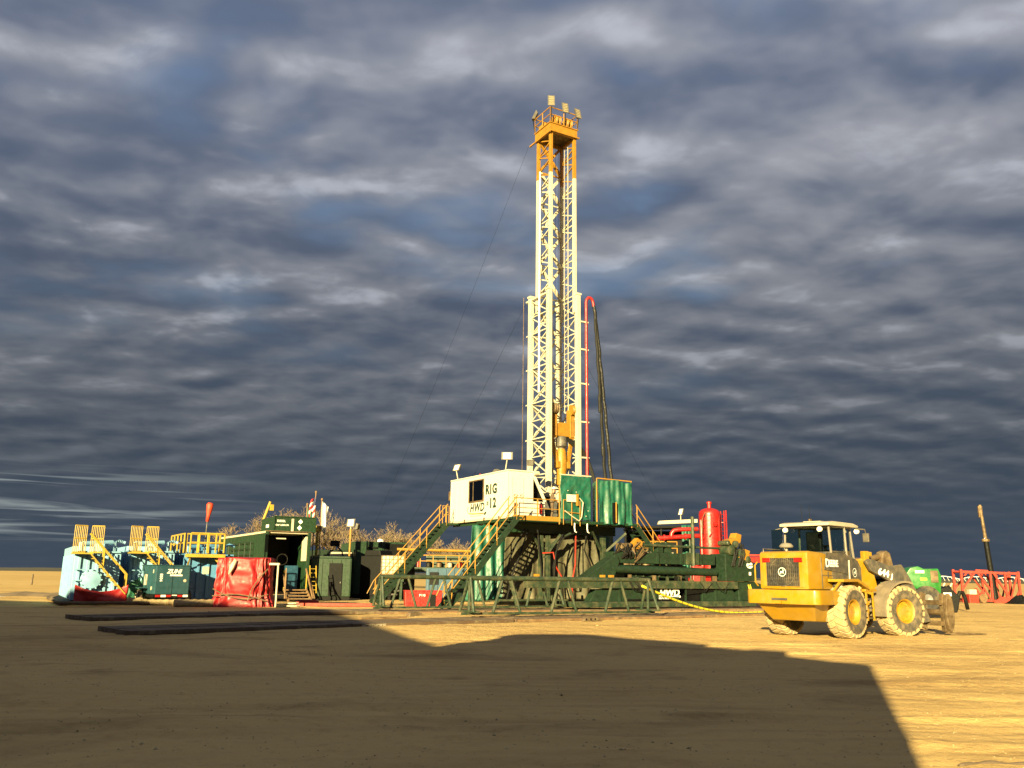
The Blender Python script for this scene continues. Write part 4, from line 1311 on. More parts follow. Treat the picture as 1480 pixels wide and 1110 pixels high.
rs = random.Random(8)
for k in range(16):                       # odd fittings, tool boxes and blocks along the skid
    x, w_, h_ = 4.9 + rs.random() * 8.2, rs.uniform(0.08, 0.28), rs.uniform(0.08, 0.3)
    MB().box(x, x + w_, -0.08, 0.1, 1.362, 1.362 + h_).build('fitting', MAT[rs.choice(('deck_green', 'worn_steel', 'black_steel_and_shade', 'dirty_green'))], t, bevel=0.015)
for k in range(8):
    x = rs.choice((4.6, 5.2, 5.8, 9.6, 10.2, 11.0)) + rs.random() * 0.5
    MB().path([(x, -0.36, 1.3), (x + 0.2, -0.42, 0.9 + .2 * rs.random()), (x + 0.7 * rs.random() + .3, -0.4, 0.8), (x + 0.9, -0.36, 1.25)], 0.025, 5).build('hose', MAT['hose_black'], t)
MB().prism([(8.95, 0.3), (10.5, 0.3), (10.5, 0.93), (9.6, 0.93)], -0.05, 0.0, 'xz').build('gap_shade_panel', MAT['black_steel_and_shade'], t)  # black panel painting the shade of an open gap in the skid
MB().prism([(9.3, 0.62), (11.4, 0.80), (11.4, 0.93), (9.3, 0.93)], -0.18, -0.122, 'xz').build('slot_shade_panel', MAT['black_steel_and_shade'], t)  # shade of a slot painted on as a black panel
MB().box(5.2, 8.6, -0.15, -0.121, 0.30, 0.40).build('slot_shade_panel', MAT['black_steel_and_shade'], t)  # black strip painted for the shade of a low slot
# containers behind the skid, seen under the right end of the floor
t = rig_thing('mud_bin', 'dirty green steel bin with upright ribs behind the skid ramp', 'bin', 6.6, -0.9)
MB().box(0, 4.4, 0, 1.4, 0.15, 2.3).build('shell', MAT['deck_green'], t, bevel=0.03)
for k in range(8):
    MB().box(0.2 + k * 0.55, 0.28 + k * 0.55, -0.07, -0.002, 0.15, 2.28).build('rib', MAT['dirty_green'], t)
MB().box(-0.05, 4.45, -0.08, 1.45, 2.302, 2.40).build('rim', MAT['dirty_green'], t)
t = rig_thing('mud_pump', 'tan pump casting and pipework behind the stairs right of the floor', 'machine', 9.2, 4.5)
MB().tube((0, 0, 2.7), (3.2, 0, 2.75), 0.42, 16).build('cylinder', MAT['loader_grey'], t, smooth='auto')
MB().box(-0.3, 3.8, -0.9, 0.9, 0.2, 2.2).build('frame', MAT['deck_green'], t, bevel=0.05)
for k in range(4):
    MB().lathe([(0.15, 0), (0.25, 0.02), (0.25, 0.3), (0.12, 0.35)], (0.4 + k * 0.8, -0.6, 2.3), 'z', 12).build('valve_pot', MAT['worn_steel'], t, smooth='auto')

# ------------------------------------------------------------------ red gas separator and tanks behind
t = thing('gas_separator', 'tall bright red gas separator vessel with ladder right of the rig', 'vessel', (13.35, 58.0, 0.0), R(18))
MB().lathe([(0.30, 1.7), (0.66, 1.95), (0.71, 2.2), (0.71, 5.9), (0.68, 6.08), (0.54, 6.22), (0.28, 6.31), (0.13, 6.33), (0.13, 6.6), (0.18, 6.62), (0.18, 6.72), (0.1, 6.78)], n=28).build('shell', MAT['vessel_red'], t, smooth='auto')
MB().lathe([(0.66, 3.85), (0.74, 3.86), (0.74, 3.98), (0.66, 3.99)], n=28).build('ring', MAT['vessel_red'], t)
MB().box(-1.2, 1.3, -1.0, 1.0, 1.5, 1.75).build('skid', MAT['vessel_red'], t, bevel=0.03)
for x in (-0.9, 0.9):
    MB().box(x - 0.1, x + 0.1, -0.9, 0.9, 0.0, 1.498).build('leg', MAT['vessel_red'], t)
MB().tube((-0.86, -0.35, 1.75), (-0.86, -0.35, 5.5), 0.11, 10).build('side_pipe', MAT['vessel_red'], t)
for z in (2.8, 4.3, 5.0):
    MB().tube((-0.86, -0.35, z), (-0.45, -0.3, z), 0.08, 8).build('nozzle', MAT['vessel_red'], t)
MB().lathe([(0.12, -0.85), (0.12, -0.72), (0.26, -0.72), (0.26, -0.66), (0.12, -0.5)], (-0.2, 0, 2.95), 'y', 14).build('manway', MAT['vessel_red'], t)
for y in (-0.5, -0.1):
    MB().tube((0.80, y, 1.8), (0.80, y, 6.15), 0.04, 6).build('ladder_rail', MAT['vessel_red'], t)
for k in range(15):
    MB().tube((0.80, -0.5, 2.0 + k * 0.28), (0.80, -0.1, 2.0 + k * 0.28), 0.02, 5).build('ladder_rung', MAT['vessel_red'], t)
MB().tube((1.08, -0.3, 2.0), (1.08, -0.3, 6.2), 0.05, 6).build('cage_post', MAT['vessel_red'], t)
for z in (3.0, 4.2, 5.4):
    MB().path([(0.80, -0.5, z), (1.08, -0.3, z), (0.80, -0.1, z)], 0.025, 5).build('cage_hoop', MAT['vessel_red'], t)
MB().path([(-0.6, -0.5, 6.0), (-0.9, -0.6, 5.6), (-0.95, -0.6, 4.6)], 0.03, 5).build('conduit', MAT['worn_steel'], t)
MB().path([(-0.5, -0.9, 1.85), (0.1, -1.05, 1.8), (0.7, -0.95, 2.1), (0.95, -0.8, 2.5)], 0.05, 6).build('hose', MAT['hose_black'], t)

t = thing('flow_line', 'red flow line pipes running left from the gas separator', 'pipe', (9.3, 57.2, 0))
MB().path([(0, 0, 4.22), (2.9, 0.2, 4.45), (3.3, 0.3, 4.45)], 0.15, 10).build('pipe', MAT['vessel_red'], t, smooth='auto')
MB().path([(1.3, 0.1, 4.3), (1.35, 0.1, 4.6), (1.5, 0.1, 4.78), (1.8, 0.1, 4.84), (3.1, 0.2, 4.9)], 0.14, 10).build('pipe', MAT['vessel_red'], t, smooth='auto')
for x in (0.1, 0.45, 0.8, 2.2, 2.7):
    MB().lathe([(0.21, x), (0.21, x + 0.1)], (0, 0.05 + x * .06, 4.24 + x * 0.07), 'x', 12).build('flange', MAT['vessel_red'], t)
MB().tube((1.0, 0.4, 0), (1.0, 0.4, 4.2), 0.09, 8).build('support', MAT['deck_green'], t)
MB().tube((2.6, 0.4, 0), (2.6, 0.4, 4.3), 0.09, 8).build('support', MAT['deck_green'], t)

t = thing('shaker_house', 'black roofed shaker tank with cream roof beam behind the red pipes', 'tank', (8.6, 62.5, 0), R(4))
MB().box(0, 4.8, 0, 2.6, 0.2, 3.2).build('tank', MAT['black_steel_and_shade'], t, bevel=0.04)
MB().prism([(0.1, 5.15), (4.6, 5.3), (4.6, 5.45), (0.1, 5.3)], -0.2, 2.8, 'xz').build('roof', MAT['black_steel_and_shade'], t)
for x in (0.2, 2.3, 4.4):
    MB().tube((x, 0.0, 3.2), (x, 0.0, 5.2), 0.07, 8).build('roof_post', MAT['black_steel_and_shade'], t)
MB().box(0.1, 4.5, 2.4, 2.5, 3.2, 5.15).build('back_wall', MAT['black_steel_and_shade'], t)
MB().prism([(2.0, 5.47), (4.9, 5.64), (4.9, 5.9), (2.1, 5.72)], -0.35, 0.0, 'xz').build('roof_beam', MAT['cream'], t, bevel=0.03)
handrail(t, (0.9, -0.5, 3.3), (3.3, -0.5, 3.3), MAT['rail_yellow'], posts=3, h=0.95, r=0.04)
MB().box(0.9, 3.4, -0.45, 0.0, 2.98, 3.09).build('walkway', MAT['deck_green'], t)
for k in range(5):
    MB().box(1.0 + 0.45 * k, 1.3 + 0.45 * k, -0.3, 0.1, 3.1, 3.5 + 0.1 * (k % 2)).build('motor', MAT['loader_grey' if k % 2 else 'cream'], t, bevel=0.05)
flood_light(t, (3.7, -0.2, 5.6), (3.7, -0.25, 6.15), turn=-60, tilt=-20, size=(0.45, 0.5), mat='reflector')
t = thing('hanging_tarp', 'green tarp strip hanging beside the red gas separator', 'tarp', (11.85, 59.9, 0), 0, 'tarps around the substructure')
MB().grid(lambda a, c: (0.85 * a, 0.10 * math.sin(13 * a + c), 2.3 + 3.0 * c), 24, 14).build('sheet', MAT['tarp_green'], t, smooth=True, thick=0.012)
g = next(o for o in bpy.data.objects if o.name == 'gas_separator')
for z, x in ((2.4, -0.25), (3.4, 0.15), (5.2, -0.1)):
    MB().lathe([(0.07, -0.86), (0.14, -0.86), (0.14, -0.80), (0.07, -0.79), (0.07, -0.5)], (x, 0, z), 'y', 12).build('nozzle', MAT['vessel_red'], g)
MB().path([(0.25, -0.72, 5.6), (0.25, -0.74, 4.1), (0.3, -0.76, 4.0), (0.55, -0.6, 3.9)], 0.05, 6).build('drain_pipe', MAT['vessel_red'], g)
MB().path([(-0.3, -0.68, 5.9), (-0.34, -0.72, 4.6), (-0.5, -0.7, 4.4)], 0.04, 6).build('drain_pipe', MAT['vessel_red'], g)
t = thing('red_pump_box', 'small red pump box below the gas separator', 'machine', (11.9, 57.0, 0))
MB().box(0, 0.7, 0, 0.7, 0, 2.5).build('body', MAT['vessel_red'], t, bevel=0.05)
MB().lathe([(0.2, 2.5), (0.25, 2.55), (0.2, 2.75)], (0.35, 0.35, 0), 'z', 12).build('cap', MAT['vessel_red'], t)
t = thing('red_pipe_stand', 'red steel beam on a stand between the skid and the loader', 'pipe stand', (14.6, 56.0, 0), R(5))
MB().box(0, 2.4, -0.1, 0.1, 2.75, 3.1).build('beam', MAT['vessel_red'], t, bevel=0.02)
MB().box(0.1, 2.3, -0.06, 0.06, 3.15, 3.26).build('rail', MAT['bright_red'], t)
for x in (0.5, 1.9):
    MB().box(x - 0.14, x + 0.14, -0.08, 0.08, 0, 2.748).build('post', MAT['vessel_red'], t)

# ------------------------------------------------------------------ left yard: blue tanks
TX, TY = -22.35, 45.0


def yard_pt(u, v, z=0.0, X=TX, Y=TY):
    return (X + u * math.cos(RA) - v * math.sin(RA), Y + u * math.sin(RA) + v * math.cos(RA), z)


def mud_tank(label, u, v, wd, L, H, mat, stairs=True, hatch=True, gate='panel', streaky=None):
    t = thing('mud_tank', label, 'tank', yard_pt(u, v), RA, 'blue mud tanks')
    m, m2 = MAT[mat], MAT['tank_blue_deep']
    MB().box(0, wd, 0, 2.0, 0.22, H).build('end_bay', m, t, bevel=0.03)
    MB().box(0.02, wd - 0.02, 2.003, L, 0.22, H + 0.36).build('body', m, t, bevel=0.03)
    MB().box(0.1, wd - 0.1, 0.1, L - 0.1, 0.0, 0.218).build('skid', MAT['black_steel_and_shade'], t)
    for k in range(5):
        x = 0.25 + (wd - 0.5) * k / 4
        MB().box(x - 0.07, x + 0.07, -0.10, -0.002, 0.3, H - 0.06).build('end_rib', m, t, bevel=0.02)
    for k in range(1, 9):
        y = L * k / 9
        MB().box(-0.06, -0.002 if y < 2.0 else 0.018, y - 0.05, y + 0.05, 0.3, H - 0.1).build('side_rib', m, t)
    MB().box(-0.04, wd + 0.04, -0.12, 2.0, H + 0.002, H + 0.08).build('rim', m, t)
    # pipes and lids on the top
    MB().tube((0.5, 2.4, H + 0.5), (wd - 0.2, 3.0, H + 0.62), 0.14, 10).build('top_pipe', m, t, smooth='auto')
    MB().tube((0.3, 0.8, H + 0.08), (0.3, 0.8, H + 0.55), 0.12, 10).build('vent', m, t)
    MB().box(wd * .45, wd * .75, 1.0, 1.8, H + 0.08, H + 0.5).build('hatch_box', m, t, bevel=0.04)
    MB().path([(wd - 0.3, 0.6, H + 0.1), (wd - 0.3, 0.6, H + 0.55), (wd - 0.1, 0.6, H + 0.65), (wd + 0.2, 0.5, H + 0.55)], 0.08, 8).build('gooseneck', m, t)
    for z in (1.2, 1.75):
        MB().tube((0.1, -0.10, z), (0.1, -0.32, z), 0.04, 6).tube((0.1, -0.3, z), (0.6, -0.3, z), 0.03, 6).build('valve_handle', m, t)
    if hatch:
        hx = wd * 0.40
        h = MB().lathe([(0.52, -0.10), (0.52, -0.22), (0.44, -0.24), (0.44, -0.34), (0.15, -0.40), (0.0, -0.40)], (hx, 0, 1.25), 'y', 24).build('manway', m, t, smooth='auto')
        for k in range(12):
            a = k * math.pi / 6
            MB().lathe([(0.045, -0.36), (0.045, -0.2)], (hx + 0.48 * math.cos(a), 0, 1.25 + 0.48 * math.sin(a)), 'y', 6).build('bolt', m, h)
    # landing with barred gates, stairs down across the end wall
    y = MAT['tank_yellow']
    sx0, sx1 = wd * 0.30, wd + 0.25
    if stairs:
        top, foot = Vector((sx0, -0.75, H - 0.1)), Vector((sx1, -0.75, 0.55))
        for s in (-0.35, 0.32):
            o = Vector((0, s, 0))
            MB().bar(top + o, foot + o, 0.05, 0.26, up=(0, 1, 0)).build('stringer', y, t)
            mb = MB()
            for f in (0.35, 1.0):
                c = top.lerp(foot, f) + o
                mb.tube(c, c + Vector((0, 0, 1.0)), 0.035, 6)
            mb.tube(top + o + Vector((-.1, 0, 1.05)), foot + o + Vector((0, 0, 1.0)), 0.035, 6)
            mb.build('handrail', y, t)
        for k in range(1, 9):
            c = top.lerp(foot, k / 9)
            MB().box(c.x - 0.12, c.x + 0.12, c.y - 0.32, c.y + 0.30, c.z - 0.02, c.z + 0.02).build('tread', y, t)
        MB().box(sx0 - 0.85, sx0 + 0.1, -1.12, -0.14, H - 0.1, H - 0.03).build('landing', y, t)
        for (gx, gy, ga) in ((sx0 - 0.8, -0.35, 15), (sx0 + 0.0, -0.2, -18)):
            mb = MB()
            c, s = math.cos(R(ga)), math.sin(R(ga))
            def gp(a, z):
                return (gx + a * c, gy + a * s, H + z)
            for k in range(8):
                mb.tube(gp(k * 0.085, 0.0), gp(k * 0.085, 1.35), 0.022, 5)
            for z in (0.0, 0.7, 1.35):
                mb.tube(gp(0, z), gp(0.6, z), 0.032, 6)
            mb.build('gate', y, t)
    return t


mud_tank('leftmost pale blue mud tank with yellow stairs and round manway', 0, 0, 2.2, 9.6, 2.62, 'tank_blue')
mud_tank('middle pale blue mud tank behind the generator trailer', 2.75, 0.9, 2.25, 9.2, 2.72, 'tank_blue')
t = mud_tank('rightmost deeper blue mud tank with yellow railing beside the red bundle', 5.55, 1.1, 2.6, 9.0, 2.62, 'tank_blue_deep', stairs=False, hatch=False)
handrail(t, (-0.05, 0.2, 2.75), (-0.05, 4.6, 2.75), MAT['tank_yellow'], posts=4, h=1.05, r=0.045)
handrail(t, (0.1, -0.9, 2.75), (1.9, -0.9, 2.75), MAT['tank_yellow'], posts=4, h=1.05, r=0.045)
handrail(t, (0.1, 0.3, 2.75), (1.9, 0.3, 2.75), MAT['tank_yellow'], posts=3, h=1.05, r=0.045)
MB().box(0.0, 2.0, -0.95, -0.13, 2.5, 2.68).build('landing', MAT['tank_yellow'], t)
MB().bar((0.15, -0.85, 2.5), (0.15, -0.15, 1.9), 0.07).bar((1.85, -0.85, 2.5), (1.85, -0.15, 1.9), 0.07).build('bracket', MAT['tank_yellow'], t)
MB().bar((1.6, -0.6, 2.5), (3.3, -0.6, 0.9), 0.3, 0.06, up=(0, 1, 0)).build('stringer', MAT['tank_yellow'], t)
MB().box(1.0, 1.35, -0.115, -0.103, 1.6, 2.0).build('notice', MAT['cream'], t)

# spill liner and red curtain at the foot of the first tank
t = thing('spill_liner', 'dark spill containment liner edge around the leftmost blue tank', 'liner', yard_pt(0, 0), RA)
MB().path([(-0.55, 9.8, 0.08), (-0.5, 5, 0.1), (-0.5, 0.3, 0.12), (-0.4, -1.15, 0.12), (0.6, -1.35, 0.12), (2.6, -1.35, 0.12), (5.0, -1.1, 0.1)], 0.09, 8).build('edge', MAT['mat_wood'], t, smooth=True)
MB().grid(lambda a, c: (-0.4 + 0.4 * a, -1.2 + 10.5 * c, 0.10 + 0.16 * a), 4, 20).build('sheet', MAT['black_steel_and_shade'], t)
t = thing('red_tarp', 'red tarp slung low like a curtain below the first tank stairs', 'tarp', yard_pt(0.1, -1.2), RA)
MB().grid(lambda a, c: (2.45 * a, 0.10 * math.sin(8 * a + 2 * c) + 0.06 * fbm(a * 5, c * 2), 0.06 + (0.62 + 0.35 * (2 * a - 1) ** 2) * c), 36, 12).build('sheet', MAT['tarp_red'], t, smooth=True, thick=0.012)
t = thing('green_netting', 'crumpled green net hanging on the middle tank beside the trailer', 'net', yard_pt(2.7, 0.5), RA)
MB().grid(lambda a, c: (0.75 * a, 0.12 * fbm(a * 4, c * 3, 2), 0.15 + (0.9 + 0.4 * a) * c), 14, 14).build('sheet', MAT['flag_green'], t, smooth=True, thick=0.01)

# ------------------------------------------------------------------ generator trailer
t = thing('generator_trailer', 'dark teal generator trailer with cream wheels in front of the blue tanks', 'trailer', (-18.25, 45.4, 0), R(38))
# local: x right-away along the lettered end, y to the left-away along the long side
MB().box(0, 1.75, 0, 2.6, 0.55, 2.0).build('body', MAT['cart_teal'], t, bevel=0.05)
MB().box(-0.03, 1.78, -0.03, 2.63, 2.002, 2.05).build('lid', MAT['cart_teal'], t, bevel=0.015)
MB().box(-0.05, 1.8, -0.05, 2.65, 0.40, 0.546).build('frame', MAT['black_steel_and_shade'], t)
MB().box(0.86, 0.875, -0.008, -0.001, 0.58, 1.98).build('panel_gap', MAT['black_steel_and_shade'], t)
for k in range(6):
    MB().box(0.05 + 0.28 * k, 0.30 + 0.28 * k, -0.064, -0.052, 0.42, 0.53).build('reflector_strip', MAT['letter_white' if k % 2 else 'vessel_red'], t)
for y, x in ((1.5, -0.34), (0.9, 2.0)):
    w = MB().lathe([(0.26, -0.10), (0.36, -0.10), (0.38, -0.06), (0.38, 0.06), (0.36, 0.10), (0.26, 0.10)], (x, y, 0.38), 'x', 20, closed=True).build('tyre', MAT['rubber'], t, smooth='auto')
    MB().lathe([(0.02, -0.10), (0.24, -0.085), (0.27, -0.105), (0.27, 0.085), (0.02, 0.08)], (x, y, 0.38), 'x', 18).build('rim', MAT['cream'], w, smooth='auto')
    MB().box(x - 0.18, x + 0.16, y - 0.45, y + 0.45, 0.84, 0.89).build('mudguard', MAT['cart_teal'], t, bevel=0.02)
MB().bar((0.87, -0.05, 0.45), (0.87, -0.9, 0.45), 0.09).build('drawbar', MAT['black_steel_and_shade'], t)
MB().box(-0.008, -0.001, 1.45, 1.95, 1.0, 1.55).build('notice', MAT['cream'], t)
MB().box(-0.008, -0.001, 0.35, 0.5, 1.62, 1.8).build('notice', MAT['cream'], t)
MB().lathe([(0.10, -0.02), (0.10, 0.0)], (0, 0.55, 0.85), 'x', 10).build('lamp', MAT['cream'], t)
lettering('ZUNI', 0.30, MAT['letter_white'], t, (0.55, -0.004, 1.62), (R(90), 0, 0), bold=0.01, shear=0.3)
MB().box(0.72, 1.35, -0.008, -0.001, 1.48, 1.56).build('stripe', MAT['letter_white'], t)
lettering('8504', 0.2, MAT['letter_white'], t, (0.22, -0.004, 1.6), (R(90), R(90), 0), bold=0.004)
MB().lathe([(0.08, -0.02), (0.08, 0.0)], (1.5, 0, 1.25), 'y', 10).build('filler_cap', MAT['cream'], t)

# ribbed hoses lying on the gravel
def ribbed_hose(label, loc, rz, L, r=0.19):
    t = thing('ribbed_hose', label, 'hose', loc, rz, 'ribbed suction hoses')
    n = int(L / 0.09)
    MB().path([(L * k / n, 0.12 * math.sin(2.4 * k / n * 3.14), r * 0.92) for k in range(n + 1)], r, 12, rf=lambda k: r * (0.88 + 0.12 * (k // 2 % 2))).build('hose', MAT['muddy_rubber'], t)


ribbed_hose('thick tan ribbed hose lying beside the red bundle', (-16.6, 43.9, 0), R(12), 2.2, 0.2)
ribbed_hose('tan ribbed hose lying under the generator trailer', (-19.0, 45.6, 0), R(14), 1.9, 0.16)
ribbed_hose('short tan ribbed hose left of the trailer wheel', (-20.2, 45.9, 0), R(8), 1.1, 0.2)

# ------------------------------------------------------------------ wind sock
t = thing('wind_sock', 'limp orange wind sock on a thin pole above the blue tanks', 'wind sock', (-17.5, 50.0, 0))
MB().tube((0, 0, 0), (0.05, 0, 4.6), 0.035, 8).build('pole', MAT['grey_steel'], t)
MB().path([(0.14, 0, 5.62), (0.13, 0, 5.5), (0.11, 0, 5.2), (0.08, 0, 4.9), (0.05, 0, 4.55)], 0.2, 12, rf=lambda k: (0.13, 0.20, 0.17, 0.11, 0.09)[k]).build('sock', MAT['orange_sock'], t, smooth=True)

# ------------------------------------------------------------------ red wrapped bundle
t = thing('red_tarp_bundle', 'machine wrapped in a shiny red tarp tied with ropes', 'wrapped machine', (-13.6, 45.3, 0), R(8))


def wrap(a, c):
    ang = 2 * math.pi * a
    ca, sa = math.cos(ang), math.sin(ang)
    def sq(x):
        return math.copysign(abs(x) ** 0.42, x)
    k = min(1.0, c / 0.86)
    top = max(0.0, (c - 0.86) / 0.14)
    rx, ry = 1.30 + 0.16 * (1 - k) ** 2, 1.0 + 0.14 * (1 - k) ** 2
    fold = 0.055 * math.sin(ang * 17 + 3.0 * c + 4 * fbm(ca * 1.5, sa * 1.5, 2 * c)) * (1.2 - 0.6 * k) + 0.13 * fbm(ca * 2.6 + 0.9 * c, sa * 2.6, c * 1.3) + 0.05 * fbm(ca * 9 + 2 * c, sa * 9, c * 2)
    fold *= (1 - top)
    waist = -0.10 * math.exp(-((k - 0.25) / 0.12) ** 2)
    s = (1 - top) ** 0.8
    x = (rx + fold + waist) * sq(ca) * s - 0.12 * k * 0 + 0.10 * (1 - k)* -1 * (1 if ca < 0 else 0)
    y = (ry + fold + waist) * sq(sa) * s
    z = 2.42 * k + 0.06 * top + 0.07 * fbm(x * 1.2, y * 1.2, 4) * k + (0.05 * fbm(ca * 5, sa * 5) if c == 0 else 0)
    return (x, y, max(z, 0.01))


MB().grid(wrap, 260, 50).build('cover', MAT['tarp_red'], t, smooth=True)
for z, dz in ((0.55, 0.2), (0.9, -0.35)):
    pts = []
    for k in range(13):
        f = k / 12
        pts.append((-1.35 + 2.7 * f, -1.13 - 0.12 * math.sin(f * 3.14), z + dz * math.sin(f * 3.14) - 0.25 * f))
    MB().path(pts, 0.03, 5).build('rope', MAT['mat_wood'], t)
MB().path([(1.25, -1.05, 1.9), (0.9, -1.2, 1.5), (0.55, -1.22, 0.9), (0.4, -1.25, 0.35)], 0.035, 5).build('rope', MAT['mat_wood'], t)
MB().path([(-0.35, -1.12, 2.3), (-0.5, -1.2, 1.95), (-0.62, -1.2, 1.6)], 0.08, 6, rf=lambda k: (0.11, 0.14, 0.04)[k]).build('cream_rag', MAT['cream'], t, smooth=True)
MB().box(1.0, 1.75, -0.75, -0.2, 2.1, 2.2).tube((1.7, -0.7, 0), (1.7, -0.7, 2.2), 0.05, 6).build('cream_stand', MAT['cream'], t)
t = thing('coiled_hose', 'pale coiled hoses lying beside the red wrapped machine', 'hose', (-11.3, 44.3, 0))
for k in range(4):
    MB().path([(0.34 * math.cos(a * .5) * (1 - .1 * k) + 0.5 * (k % 2), 0.26 * math.sin(a * .5), 0.05 + 0.06 * k) for a in range(13)], 0.04, 6).build('coil', MAT['cream' if k % 2 else 'hose_black'], t)

# ------------------------------------------------------------------ open green shed
t = thing('open_shed', 'open ended green container shed with dark workshop inside', 'shed', (-15.5, 55.5, 0), RA)
SW, SL, SH = 2.75, 13.5, 4.2
g = MAT['rig_green']
MB().box(0, 0.08, 0, SL, 0.5, SH).build('side_wall', g, t)
MB().box(SW - 0.08, SW, 0, SL, 0.5, SH).build('side_wall', g, t)
MB().box(0.082, SW - 0.082, SL - 0.1, SL, 0.5, SH).build('back_wall', g, t)
MB().box(0.082, SW - 0.082, 0.02, SL - 0.102, 0.4, 0.55).build('floor', MAT['timber'], t)
MB().box(-0.06, SW + 0.06, 0.0, SL, SH + 0.002, SH + 0.14).build('roof', MAT['cream'], t, bevel=0.02)
MB().box(-0.08, SW + 0.08, -0.12, -0.001, SH + 0.101, SH + 0.16).build('fascia', MAT['worn_steel'], t)
for x in (0.0, SW):
    MB().box(x - 0.10, x + 0.10, -0.12, -0.002, 0.3, SH + 0.1).build('corner_post', g, t, bevel=0.02)
for k in range(12):
    MB().box(-0.05, -0.002, 0.6 + k * 1.1, 0.72 + k * 1.1, 0.6, SH - 0.1).build('wall_rib', g, t)
for z in (2.9, 3.3, 3.7):
    MB().tube((-0.25, 3.0, z), (-0.25, 9.5, z), 0.03, 5).build('side_rail', MAT['deck_green'], t)
for y in (3.0, 4.6, 6.2, 7.8, 9.5):
    MB().tube((-0.25, y, 2.7), (-0.25, y, 3.7), 0.03, 5).build('side_rail_post', MAT['deck_green'], t)
MB().box(SW - 0.12, SW - 0.083, 0.05, 1.1, 2.5, SH - 0.15).build('lining_lit_part', MAT['cream'], t)  # cream covers only the lit upper part, so the light is painted in
MB().box(0.3, SW - 0.3, 3.5, 3.7, 0.56, SH - 0.1).build('inner_wall', MAT['black_steel_and_shade'], t)
MB().box(1.6, 2.4, 0.8, 1.5, 0.56, 2.2).build('cabinet', MAT['box_blue'], t, bevel=0.03)
MB().box(0.3, 1.1, 1.2, 2.5, 0.56, 1.6).build('bench', MAT['black_steel_and_shade'], t, bevel=0.03)
MB().lathe([(0.32, 0), (0.38, 0), (0.38, 0.08), (0.32, 0.08)], (1.7, 2.2, 2.6), 'y', 20, closed=True).build('hose_reel', MAT['grey_steel'], t)
MB().box(0.7, 1.3, 0.2, 0.35, SH - 0.35, SH - 0.28).build('strip_light', MAT['cream'], t)
# its front steps
t = thing('shed_steps', 'weathered timber steps with splayed side rails before the open shed', 'steps', (-13.1, 54.2, 0), RA)
for k in range(4):
    MB().box(-0.5, 0.8, -0.45 + 0.30 * k, -0.12 + 0.30 * k, 0.16 + 0.17 * k, 0.22 + 0.17 * k).build('tread', MAT['timber'], t)
for x in (-0.55, 0.85):
    MB().bar((x, -0.5, 0.05), (x, 0.8, 0.75), 0.06, 0.2).build('stringer', MAT['timber'], t)
    MB().bar((x * 1.25 - .1, -0.4, 0.2), (x * 0.9, 0.7, 2.0), 0.07).bar((x * 1.25, -0.4, 0.2), (x * 1.15, 0.7, 1.6), 0.07).build('rail', MAT['timber'], t)
    MB().tube((x, 0.75, 0.6), (x, 0.75, 1.9), 0.04, 6).build('post', MAT['tank_yellow'], t)
t = thing('step_ladder', 'narrow yellow ladder leaning inside the shed doorway', 'ladder', (-12.55, 55.6, 0.5), RA)
for x in (0, 0.4):
    MB().bar((x, 0, 0), (x, 0.35, 1.7), 0.05).build('rail', MAT['tank_yellow'], t)
for k in range(6):
    MB().tube((0, 0.05 + 0.055 * k, 0.2 + 0.26 * k), (0.4, 0.05 + 0.055 * k, 0.2 + 0.26 * k), 0.02, 5).build('rung', MAT['tank_yellow'], t)

t = thing('fuel_tank_box', 'green boxy fuel tank with white hazard diamonds on the shed roof', 'tank', (-15.35, 56.4, SH + 0.15), RA)
MB().box(0, 2.75, 0, 3.2, 0, 0.95).build('body', g, t, bevel=0.03)
MB().box(-0.04, 2.79, -0.04, 0.06, 0.952, 1.0).build('rim', g, t)
for x in (0.0, 2.75):
    MB().box(x - 0.05, x + 0.05, -0.06, -0.002, 0, 1.0).build('corner_post', g, t)
for x, z in ((1.75, 0.68), (1.7, 0.28)):
    MB().prism([(x - 0.16, z), (x, z - 0.16), (x + 0.16, z), (x, z + 0.16)], -0.012, -0.002, 'xz').build('hazard_sign', MAT['letter_white'], t)
MB().box(1.15, 1.3, -0.05, -0.002, 0.02, 0.85).build('level_gauge', MAT['cream'], t)
lettering('DIESEL', 0.19, MAT['letter_white'], t, (0.2, -0.006, 0.62), (R(90), 0, 0), bold=0.004)
lettering('CAP. 2,000 LTR', 0.13, MAT['letter_white'], t, (0.12, -0.006, 0.38), (R(90), 0, 0), bold=0.004)
MB().box(-0.008, -0.002, 1.2, 1.9, 0.3, 0.5).build('notice', MAT['letter_white'], t)
MB().tube((0.05, 2.9, 0.9), (0.35, 2.6, 2.1), 0.09, 10).box(0.33, 0.55, 2.4, 2.6, 1.5, 1.9).build('exhaust_stack', MAT['tank_yellow'], t)

